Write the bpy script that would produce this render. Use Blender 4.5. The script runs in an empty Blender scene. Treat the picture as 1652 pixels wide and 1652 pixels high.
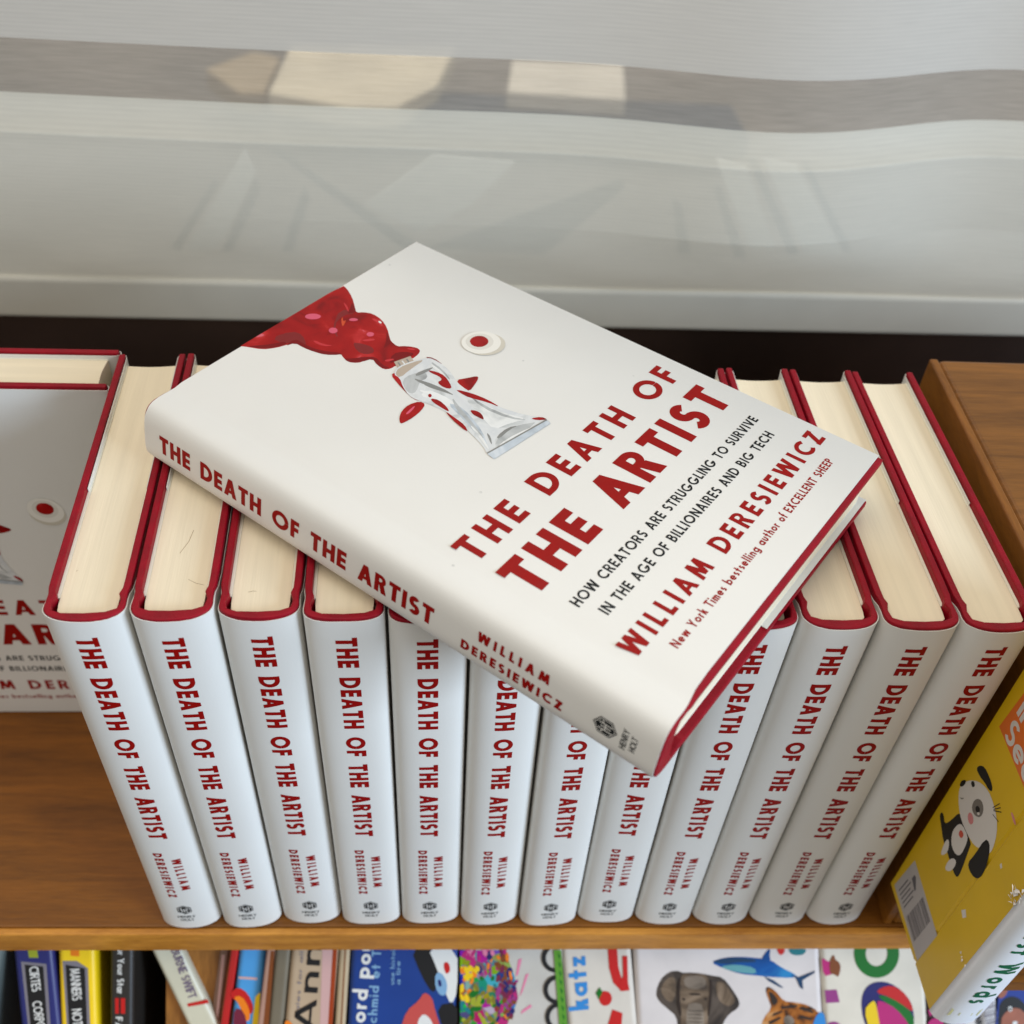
import bpy, bmesh, math, random
from mathutils import Vector, Matrix
from mathutils.geometry import delaunay_2d_cdt

# ------------------------------------------------------------------ scene, camera, light
SC = bpy.context.scene
COL = SC.collection
random.seed(7)
CAM = Vector((0.1617, -0.257, 0.5449))
PITCH, YAW, ROLL, FPX = 0.774, -0.0941, 0.0745, 1761.4
def cam_axes():
    c, s = math.cos(YAW), math.sin(YAW)
    r = Vector((c, s, 0)); f0 = Vector((-s, c, 0))
    fw = math.cos(PITCH)*f0 - math.sin(PITCH)*Vector((0, 0, 1)); up = r.cross(fw)
    cr, sr = math.cos(ROLL), math.sin(ROLL)
    return cr*r + sr*up, -sr*r + cr*up, fw
CR, CU, CF = cam_axes()
cd = bpy.data.cameras.new('camera'); cam = bpy.data.objects.new('camera', cd); COL.objects.link(cam)
m = Matrix.Identity(4)
for i in range(3):
    m[i][0] = CR[i]; m[i][1] = CU[i]; m[i][2] = -CF[i]; m[i][3] = CAM[i]
cam.matrix_world = m
cd.sensor_width = 36; cd.lens = FPX/1652*36
cd.clip_start = 0.02; cd.clip_end = 60
cd.dof.use_dof = True; cd.dof.focus_distance = 0.43; cd.dof.aperture_fstop = 9.5
SC.camera = cam
W = bpy.data.worlds.new('World'); SC.world = W; W.use_nodes = True
W.node_tree.nodes['Background'].inputs[0].default_value = (1.0, 0.985, 0.95, 1)
W.node_tree.nodes['Background'].inputs[1].default_value = 0.52
def area(name, loc, target, size, sy, power, color):
    l = bpy.data.lights.new(name, 'AREA'); l.shape = 'RECTANGLE'; l.size = size; l.size_y = sy
    l.energy = power; l.color = color
    o = bpy.data.objects.new(name, l); COL.objects.link(o); o.location = loc
    o.rotation_euler = (Vector(target)-Vector(loc)).to_track_quat('-Z', 'Y').to_euler()
    return o
area('ceiling_light', (-0.5, -0.1, 2.3), (0.15, 0.1, 0.1), 1.6, 1.6, 19, (1.0, 0.90, 0.76))
area('window_light', (2.3, -1.35, 1.0), (0.2, 0.0, 0.15), 1.0, 1.0, 82, (0.63, 0.79, 1.0))
area('outdoor_light', (0.5, 2.6, 2.4), (0.25, 1.1, -0.1), 1.6, 1.6, 55, (1.0, 0.95, 0.86))
vs = SC.view_settings
vs.view_transform = 'Standard'; vs.look = 'None'; vs.exposure = 0.06; vs.gamma = 1.0; vs.use_curve_mapping = False
SC.cycles.max_bounces = 8

# a point of the photograph back on a known plane (used to take measurements)
def ray(px, py): return (px-826)/FPX*CR - (py-826)/FPX*CU + CF
def at_y(px, py, Y): d = ray(px, py); return CAM + d*((Y-CAM.y)/d.y)
def at_x(px, py, X): d = ray(px, py); return CAM + d*((X-CAM.x)/d.x)
def at_z(px, py, Z): d = ray(px, py); return CAM + d*((Z-CAM.z)/d.z)

# ------------------------------------------------------------------ materials
def lin(c):
    c /= 255.0
    return c/12.92 if c <= 0.04045 else ((c+0.055)/1.055)**2.4
def rgb(r, g, b, k=1.0): return tuple(min(0.85, lin(v)*k) for v in (r, g, b)) + (1,)
MATS = {}
def mat(name, col, rough=0.5, spec=0.4, var=0.0, scale=40, stretch=(1, 1, 1), bump=0.0, bscale=300, coat=0.0, trans=0.0):
    if name in MATS: return MATS[name]
    M = bpy.data.materials.new(name); M.use_nodes = True
    nt = M.node_tree; b = nt.nodes['Principled BSDF']
    b.inputs['Base Color'].default_value = col
    b.inputs['Roughness'].default_value = rough
    b.inputs['Specular IOR Level'].default_value = spec
    b.inputs['Coat Weight'].default_value = coat
    tc = nt.nodes.new('ShaderNodeTexCoord'); mp = nt.nodes.new('ShaderNodeMapping')
    mp.inputs['Scale'].default_value = stretch
    nt.links.new(tc.outputs['Object'], mp.inputs[0])
    if var > 0:
        n = nt.nodes.new('ShaderNodeTexNoise'); n.inputs['Scale'].default_value = scale; n.inputs['Detail'].default_value = 6
        nt.links.new(mp.outputs[0], n.inputs['Vector'])
        r = nt.nodes.new('ShaderNodeMapRange'); r.inputs['From Min'].default_value = 0.3; r.inputs['From Max'].default_value = 0.7
        r.inputs['To Min'].default_value = 1-var; r.inputs['To Max'].default_value = 1+var
        nt.links.new(n.outputs['Fac'], r.inputs['Value'])
        x = nt.nodes.new('ShaderNodeVectorMath'); x.operation = 'SCALE'; x.inputs[0].default_value = col[:3]
        nt.links.new(r.outputs[0], x.inputs['Scale']); nt.links.new(x.outputs[0], b.inputs['Base Color'])
        r2 = nt.nodes.new('ShaderNodeMapRange'); r2.inputs['To Min'].default_value = rough*0.85; r2.inputs['To Max'].default_value = min(1, rough*1.15)
        nt.links.new(n.outputs['Fac'], r2.inputs['Value']); nt.links.new(r2.outputs[0], b.inputs['Roughness'])
    if bump > 0:
        n = nt.nodes.new('ShaderNodeTexNoise'); n.inputs['Scale'].default_value = bscale; n.inputs['Detail'].default_value = 3
        nt.links.new(mp.outputs[0], n.inputs['Vector'])
        bp = nt.nodes.new('ShaderNodeBump'); bp.inputs['Strength'].default_value = bump; bp.inputs['Distance'].default_value = 0.001
        nt.links.new(n.outputs['Fac'], bp.inputs['Height']); nt.links.new(bp.outputs[0], b.inputs['Normal'])
    MATS[name] = M
    return M
def wood(name, dark, light, stretch, rough=0.4, fine=1.0):
    M = bpy.data.materials.new(name); M.use_nodes = True
    nt = M.node_tree; b = nt.nodes['Principled BSDF']; L = nt.links.new
    tc = nt.nodes.new('ShaderNodeTexCoord'); mp = nt.nodes.new('ShaderNodeMapping'); mp.inputs['Scale'].default_value = stretch
    L(tc.outputs['Object'], mp.inputs[0])
    n1 = nt.nodes.new('ShaderNodeTexNoise'); n1.inputs['Scale'].default_value = 14*fine; n1.inputs['Detail'].default_value = 8; n1.inputs['Roughness'].default_value = 0.62; n1.inputs['Distortion'].default_value = 0.7
    n2 = nt.nodes.new('ShaderNodeTexNoise'); n2.inputs['Scale'].default_value = 170*fine; n2.inputs['Detail'].default_value = 4
    L(mp.outputs[0], n1.inputs['Vector']); L(mp.outputs[0], n2.inputs['Vector'])
    ma = nt.nodes.new('ShaderNodeMath'); ma.operation = 'MULTIPLY_ADD'; ma.inputs[1].default_value = 0.36
    L(n2.outputs['Fac'], ma.inputs[0]); L(n1.outputs['Fac'], ma.inputs[2])
    rp = nt.nodes.new('ShaderNodeValToRGB')
    rp.color_ramp.elements[0].position = 0.38; rp.color_ramp.elements[0].color = dark
    rp.color_ramp.elements[1].position = 0.86; rp.color_ramp.elements[1].color = light
    L(ma.outputs[0], rp.inputs[0]); L(rp.outputs[0], b.inputs['Base Color'])
    b.inputs['Roughness'].default_value = rough; b.inputs['Specular IOR Level'].default_value = 0.35
    bp = nt.nodes.new('ShaderNodeBump'); bp.inputs['Strength'].default_value = 0.12; bp.inputs['Distance'].default_value = 0.0006
    L(n2.outputs['Fac'], bp.inputs['Height']); L(bp.outputs[0], b.inputs['Normal'])
    MATS[name] = M
    return M
PAPER = mat('jacket_paper', (0.71, 0.69, 0.64, 1), 0.45, 0.3, 0.018, 16, bump=0.03, bscale=900)
RED = mat('printed_red', rgb(150, 8, 4, 0.9), 0.5, 0.15, 0.05, 200)
BLACK = mat('printed_black', rgb(26, 29, 30), 0.5, 0.15, 0.05, 200)
CLOTH = mat('crimson_cloth', rgb(148, 0, 26, 0.85), 0.5, 0.22, 0.16, 120, bump=0.3, bscale=1800)
def speckle(M, amount=.10):                              # faint handling specks and soft cockling of the jacket paper
    nt = M.node_tree; b = nt.nodes['Principled BSDF']; L = nt.links.new
    tc = nt.nodes.new('ShaderNodeTexCoord'); vo = nt.nodes.new('ShaderNodeTexVoronoi'); vo.inputs['Scale'].default_value = 70
    L(tc.outputs['Object'], vo.inputs['Vector'])
    mr = nt.nodes.new('ShaderNodeMapRange'); mr.inputs['From Min'].default_value = .035; mr.inputs['From Max'].default_value = .055; mr.inputs['To Min'].default_value = 1-amount*2.5; mr.inputs['To Max'].default_value = 1
    L(vo.outputs['Distance'], mr.inputs['Value'])
    n0 = nt.nodes.new('ShaderNodeTexNoise'); n0.inputs['Scale'].default_value = 60; L(tc.outputs['Object'], n0.inputs['Vector'])
    gt = nt.nodes.new('ShaderNodeMapRange'); gt.inputs['From Min'].default_value = .56; gt.inputs['From Max'].default_value = .60; L(n0.outputs['Fac'], gt.inputs['Value'])
    mx = nt.nodes.new('ShaderNodeMix'); mx.data_type = 'FLOAT'; L(gt.outputs[0], mx.inputs[0]); mx.inputs[2].default_value = 1; L(mr.outputs[0], mx.inputs[3])
    old = b.inputs['Base Color'].links[0].from_socket; sc = nt.nodes.new('ShaderNodeVectorMath'); sc.operation = 'SCALE'
    L(old, sc.inputs[0]); L(mx.outputs[0], sc.inputs['Scale']); L(sc.outputs[0], b.inputs['Base Color'])
    n = nt.nodes.new('ShaderNodeTexNoise'); n.inputs['Scale'].default_value = 22; n.inputs['Detail'].default_value = 2; L(tc.outputs['Object'], n.inputs['Vector'])
    bp = nt.nodes.new('ShaderNodeBump'); bp.inputs['Strength'].default_value = .35; bp.inputs['Distance'].default_value = .0012
    L(n.outputs['Fac'], bp.inputs['Height'])
    if b.inputs['Normal'].links: L(b.inputs['Normal'].links[0].from_socket, bp.inputs['Normal'])
    L(bp.outputs[0], b.inputs['Normal'])
speckle(PAPER)
def ramp_mat(name, stops, scale, dist, rough=.42, detail=4):  # mottled printed picture: noise through a colour ramp
    M = mat(name, stops[0][1], rough, .2); nt = M.node_tree; b = nt.nodes['Principled BSDF']; L = nt.links.new
    tc = nt.nodes.new('ShaderNodeTexCoord'); n = nt.nodes.new('ShaderNodeTexNoise'); n.inputs['Scale'].default_value = scale; n.inputs['Detail'].default_value = detail; n.inputs['Distortion'].default_value = dist
    L(tc.outputs['Object'], n.inputs['Vector']); r = nt.nodes.new('ShaderNodeValToRGB'); e = r.color_ramp.elements
    while len(e) < len(stops): e.new(.5)
    for el, (p, c) in zip(e, stops): el.position = p; el.color = c
    L(n.outputs['Fac'], r.inputs[0]); L(r.outputs[0], b.inputs['Base Color'])
    return M
PAGES = mat('page_edges', (0.78, 0.68, 0.50, 1), 0.75, 0.2, 0.055, 34, (8, 0.30, 1), bump=0.10, bscale=160)
ENDP = mat('endpaper', (0.80, 0.76, 0.62, 1), 0.7, 0.2, 0.02, 40)

# ------------------------------------------------------------------ mesh helpers
class MB:
    def __init__(s): s.v = []; s.f = []; s.mi = []; s.mats = []; s.smooth = []
    def mat(s, m):
        if m not in s.mats: s.mats.append(m)
        return s.mats.index(m)
    def add(s, vs, fs, m, smooth=False):
        k = len(s.v); s.v += [tuple(p) for p in vs]; i = s.mat(m)
        for f in fs: s.f.append([k+j for j in f]); s.mi.append(i); s.smooth.append(smooth)
    def box(s, lo, hi, m):
        x0, y0, z0 = lo; x1, y1, z1 = hi
        s.add([(x0,y0,z0),(x1,y0,z0),(x1,y1,z0),(x0,y1,z0),(x0,y0,z1),(x1,y0,z1),(x1,y1,z1),(x0,y1,z1)],
              [(0,3,2,1),(4,5,6,7),(0,1,5,4),(1,2,6,5),(2,3,7,6),(3,0,4,7)], m)
    def extrude(s, prof, z0, z1, m, smooth=False):       # closed ccw xy profile
        n = len(prof)
        s.add([(x, y, z0) for x, y in prof]+[(x, y, z1) for x, y in prof],
              [(i, (i+1) % n, n+(i+1) % n, n+i) for i in range(n)], m, smooth)
        s.add([(x, y, z0) for x, y in prof]+[(x, y, z1) for x, y in prof], [list(range(n))[::-1], list(range(n, 2*n))], m)
    def mesh(s, name):
        me = bpy.data.meshes.new(name); me.from_pydata(s.v, [], s.f)
        for m in s.mats: me.materials.append(m)
        me.polygons.foreach_set('material_index', s.mi); me.polygons.foreach_set('use_smooth', s.smooth)
        me.update(); return me
    def obj(s, name, parent=None, bevel=0, seg=2, weld=False):
        me = s.mesh(name)
        if bevel or weld:
            bm = bmesh.new(); bm.from_mesh(me); bmesh.ops.remove_doubles(bm, verts=bm.verts, dist=1e-6)
            bmesh.ops.recalc_face_normals(bm, faces=bm.faces); bm.to_mesh(me); bm.free()
        o = link(name, me, parent)
        if bevel:
            md = o.modifiers.new('bevel', 'BEVEL'); md.width = bevel; md.segments = seg; md.limit_method = 'ANGLE'; md.angle_limit = math.radians(40)
        return o
def link(name, data, parent=None):
    o = bpy.data.objects.new(name, data); COL.objects.link(o)
    if parent: o.parent = parent
    return o
def tag(o, label=None, cat=None, group=None, kind=None):
    for k, v in (('label', label), ('category', cat), ('group', group), ('kind', kind)):
        if v: o[k] = v
    return o
def thing(name, label, cat, loc=(0, 0, 0), rot=None, group=None):
    o = link(name, None); o.empty_display_size = 0.02
    o.location = loc
    if rot is not None: o.rotation_euler = rot
    return tag(o, label, cat, group)

# ------------------------------------------------------------------ lettering: a geometric sans drawn as strokes
def bar(x0, y0, x1, y1): return [(x0, y0), (x1, y0), (x1, y1), (x0, y1)]
def dia(x0, y0, x1, y1, h): return [(x0, y0), (x0+h, y0), (x1+h, y1), (x1, y1)]
def thick(pts, w):
    L, R = [], []
    for i, p in enumerate(pts):
        a = Vector(pts[max(i-1, 0)]); b = Vector(pts[min(i+1, len(pts)-1)]); t = (b-a).normalized(); n = Vector((-t.y, t.x))*w/2
        L.append((p[0]+n.x, p[1]+n.y)); R.append((p[0]-n.x, p[1]-n.y))
    return L+R[::-1]
def arcp(cx, cy, rx, ry, a0, a1, n=18):
    return [(cx+rx*math.cos(math.radians(a0+(a1-a0)*i/n)), cy+ry*math.sin(math.radians(a0+(a1-a0)*i/n))) for i in range(n+1)]
def ring(cx, cy, rx, ry, w): return thick(arcp(cx, cy, rx-w/2, ry-w/2, 0, 359.9, 28), w)
def bowl(x, y0, y1, xr, w):                             # D-like bowl on a stem at x
    ry = (y1-y0)/2-w/2; xc = xr-ry-w/2
    xc = max(xc, x+w*0.5)
    return thick([(x, y1-w/2), (xc, y1-w/2)]+arcp(xc, (y0+y1)/2, xr-w/2-xc, ry, 90, -90)[1:-1]+[(xc, y0+w/2), (x, y0+w/2)], w)
def scurve(W_, h, w, x=0):
    c = x+W_/2; rx = W_/2-w/2; ry = (h/2-w/2)/2
    return thick(arcp(c, h-w/2-ry, rx*0.92, ry, 35, 270, 16)+arcp(c, w/2+ry, rx, ry, 90, -145, 16)[1:], w)
def glyph(ch, w):
    d = w*1.08; X = 0.64
    if ch == 'A': return [dia(0, 0, .40-d/2, 1, d), dia(.80-d, 0, .40-d/2, 1, d), bar(.16, .20, .64, .20+w*.78)], .80
    if ch == 'B': return [bar(0, 0, w, 1), bowl(w*.3, .50-w*.2, 1, .54, w*.92), bowl(w*.3, 0, .50+w*.6, .60, w*.92)], .60
    if ch == 'C': return [thick(arcp(.5, .5, .5-w/2, .5-w/2, 48, 312, 26), w)], .84
    if ch == 'D': return [bar(0, 0, w, 1), bowl(w*.3, 0, 1, .78, w)], .78
    if ch == 'E': return [bar(0, 0, w, 1), bar(0, 0, .52, w), bar(0, 1-w, .52, 1), bar(0, .5-w/2, .50, .5+w/2)], .52
    if ch == 'F': return [bar(0, 0, w, 1), bar(0, 1-w, .50, 1), bar(0, .5-w/2, .47, .5+w/2)], .50
    if ch == 'G': return [thick(arcp(.5, .5, .5-w/2, .5-w/2, 48, 360, 28), w), bar(.54, .5-w, 1, .5)], 1.0
    if ch == 'H': return [bar(0, 0, w, 1), bar(.70-w, 0, .70, 1), bar(0, .5-w/2, .70, .5+w/2)], .70
    if ch == 'I': return [bar(0, 0, w, 1)], w
    if ch == 'J': return [thick([(.34-w/2, 1), (.34-w/2, .2)]+arcp(.17, .2, .17-w/2, .2-w/2, 0, -150, 8), w)], .34
    if ch == 'K': return [bar(0, 0, w, 1), dia(w*.6, .42, .62-d, 1, d*1.15), dia(.66-d*1.1, 0, w*.9, .52, d*1.15)], .66
    if ch == 'L': return [bar(0, 0, w, 1), bar(0, 0, .46, w)], .46
    if ch == 'M': return [dia(0, 0, .10, 1, w), dia(.94-w, 0, .84-w, 1, w), dia(.47-d/2, .1, .10, 1, d), dia(.47-d/2, .1, .84-d, 1, d)], .94
    if ch == 'N': return [bar(0, 0, w, 1), bar(.76-w, 0, .76, 1), dia(.76-d*1.05, 0, 0, 1, d*1.05)], .76
    if ch == 'O': return [ring(.5, .5, .5, .5, w)], 1.0
    if ch == 'P': return [bar(0, 0, w, 1), bowl(w*.3, .42, 1, .56, w*.95)], .56
    if ch == 'Q': return [ring(.5, .5, .5, .5, w), dia(.9-d, -.02, .5, .4, d)], 1.0
    if ch == 'R': return [bar(0, 0, w, 1), bowl(w*.3, .42, 1, .60, w*.84), dia(.66-d*1.1, 0, .24, .48, d*1.1)], .66
    if ch == 'S': return [scurve(.58, 1, w)], .58
    if ch == 'T': return [bar(.30-w/2, 0, .30+w/2, 1), bar(0, 1-w, .60, 1)], .60
    if ch == 'U': return [thick([(w/2, 1), (w/2, .33)]+arcp(.33, .33, .33-w/2, .33-w/2, 180, 360, 14)[1:-1]+[(.66-w/2, .33), (.66-w/2, 1)], w)], .66
    if ch == 'V': return [dia(.38-d/2, 0, 0, 1, d), dia(.38-d/2, 0, .76-d, 1, d)], .76
    if ch == 'W': return [dia(.28-d/2, 0, 0, 1, d), dia(.28-d/2, 0, .55-d/2, 1, d), dia(.82-d/2, 0, .55-d/2, 1, d), dia(.82-d/2, 0, 1.10-d, 1, d)], 1.10
    if ch == 'X': return [dia(0, 0, .70-d, 1, d*1.1), dia(.72-d*1.1, 0, .02, 1, d*1.1)], .72
    if ch == 'Y': return [bar(.36-w/2, 0, .36+w/2, .45), dia(.36-d/2, .40, 0, 1, d), dia(.36-d/2, .40, .72-d, 1, d)], .72
    if ch == 'Z': return [bar(0, 0, .62, w), bar(.02, 1-w, .60, 1), dia(0, w*.5, .60-d*1.15, 1-w*.5, d*1.15)], .62
    r = X/2
    if ch == 'a': return [ring(r, r, r, r, w), bar(X-w, 0, X, X)], X
    if ch == 'b': return [ring(r, r, r, r, w), bar(0, 0, w, 1.05)], X
    if ch == 'c': return [thick(arcp(r, r, r-w/2, r-w/2, 48, 312, 18), w)], X*.85
    if ch == 'd': return [ring(r, r, r, r, w), bar(X-w, 0, X, 1.05)], X
    if ch == 'e': return [thick(arcp(r, r, r-w/2, r-w/2, 0, 318, 22), w), bar(w*.5, r-w*.42, X-w*.1, r+w*.42)], X
    if ch == 'f': return [thick([(.16, 0), (.16, .85)]+arcp(.32, .87, .16, .16, 180, 80, 6), w), bar(0, X-w, .34, X)], .36
    if ch == 'g': return [ring(r, r, r, r, w), thick([(X-w/2, X), (X-w/2, -.05)]+arcp(r, -.05, r-w/2, .24-w/2, 0, -150, 10), w)], X
    if ch == 'h': return [bar(0, 0, w, 1.05), thick([(w/2, .3)]+arcp(.26, X-.26, .26-w/2, .26-w/2, 180, 0, 12)+[(.52-w/2, 0)], w)], .52
    if ch == 'i': return [bar(0, 0, w, X), bar(0, .80, w, .80+w)], w
    if ch == 'k': return [bar(0, 0, w, 1.05), dia(w*.6, .24, .44-d, X, d*1.15), dia(.48-d, 0, w, .34, d*1.15)], .48
    if ch == 'l': return [bar(0, 0, w, 1.05)], w
    if ch == 'm': return [bar(0, 0, w, X)]+[thick([(w/2+k, .3)]+arcp(.23+k, X-.23, .23-w/2, .23-w/2, 180, 0, 10)+[(.46-w/2+k, 0)], w) for k in (0, .46-w)], .92-w
    if ch == 'n': return [bar(0, 0, w, X), thick([(w/2, .3)]+arcp(.26, X-.26, .26-w/2, .26-w/2, 180, 0, 12)+[(.52-w/2, 0)], w)], .52
    if ch == 'o': return [ring(r, r, r, r, w)], X
    if ch == 'p': return [ring(r, r, r, r, w), bar(0, -.32, w, X)], X
    if ch == 'r': return [bar(0, 0, w, X), thick([(w/2, .30)]+arcp(.24, X-.24, .24-w/2, .24-w/2, 180, 65, 8), w)], .34
    if ch == 's': return [scurve(.40, X, w*.95)], .40
    if ch == 't': return [bar(.10, 0, .10+w, .92), bar(0, X-w, .10+w+.12, X)], .24+w
    if ch == 'u': return [thick([(w/2, X), (w/2, .26)]+arcp(.26, .26, .26-w/2, .26-w/2, 180, 360, 12)[1:-1]+[(.52-w/2, .26), (.52-w/2, X)], w)], .52
    if ch == 'v': return [dia(.27-d/2, 0, 0, X, d), dia(.27-d/2, 0, .54-d, X, d)], .54
    if ch == 'w': return [dia(.21-d/2, 0, 0, X, d), dia(.21-d/2, 0, .41-d/2, X, d), dia(.61-d/2, 0, .41-d/2, X, d), dia(.61-d/2, 0, .82-d, X, d)], .82
    if ch == 'z': return [bar(0, 0, .44, w), bar(0, X-w, .44, X), dia(0, w*.5, .44-d, X-w*.5, d)], .44
    return [], .30
def inside(p, poly):
    x, y = p; c = False; j = len(poly)-1
    for i in range(len(poly)):
        xi, yi = poly[i]; xj, yj = poly[j]
        if (yi > y) != (yj > y) and x < (xj-xi)*(y-yi)/(yj-yi)+xi: c = not c
        j = i
    return c
def fill(polys, cuts=()):                                # union of polygons as triangles, cut along v = const lines
    V, E = [], []
    for P in polys:
        k = len(V); n = len(P); V += [Vector(p) for p in P]; E += [(k+i, k+(i+1) % n) for i in range(n)]
    if not V: return [], []
    x0 = min(v.x for v in V)-.01; x1 = max(v.x for v in V)+.01; y0 = min(v.y for v in V); y1 = max(v.y for v in V)
    for c in cuts:
        if y0 < c < y1: V += [Vector((x0, c)), Vector((x1, c))]; E.append((len(V)-2, len(V)-1))
    o = delaunay_2d_cdt(V, E, [], 0, 1e-5)
    vs = [tuple(v) for v in o[0]]; T = []
    for f in o[2]:
        p = (sum(vs[i][0] for i in f)/3, sum(vs[i][1] for i in f)/3)
        if any(inside(p, P) for P in polys): T.append(list(f))
    return vs, T
GC = {}
def text(s, cap, weight, length=None, gap=.13, cuts=(), space=None, hi=.5, wide=1.0):
    """triangles of a line of lettering, baseline at v=0; returns verts (same units as cap) and faces"""
    W_, items, x = weight, [], 0
    adv = [glyph(c, W_)[1] if c != ' ' else (space or .34) for c in s]
    g = gap; sx = wide
    if length:
        g = (length/cap/wide-sum(adv))/(len(s)-1)
        lo = .05
        if g < lo or g > hi:
            g = min(max(g, lo), hi); sx = length/cap/(sum(adv)+g*(len(s)-1))
    vs, fs = [], []
    for c, a in zip(s, adv):
        if c != ' ':
            key = (c, W_, tuple(cuts))
            if key not in GC: GC[key] = fill(glyph(c, W_)[0], cuts)
            gv, gf = GC[key]; k = len(vs)
            vs += [((x+p[0])*cap*sx, p[1]*cap) for p in gv]; fs += [[k+i for i in f] for f in gf]
        x += a+g
    return vs, fs
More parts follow.
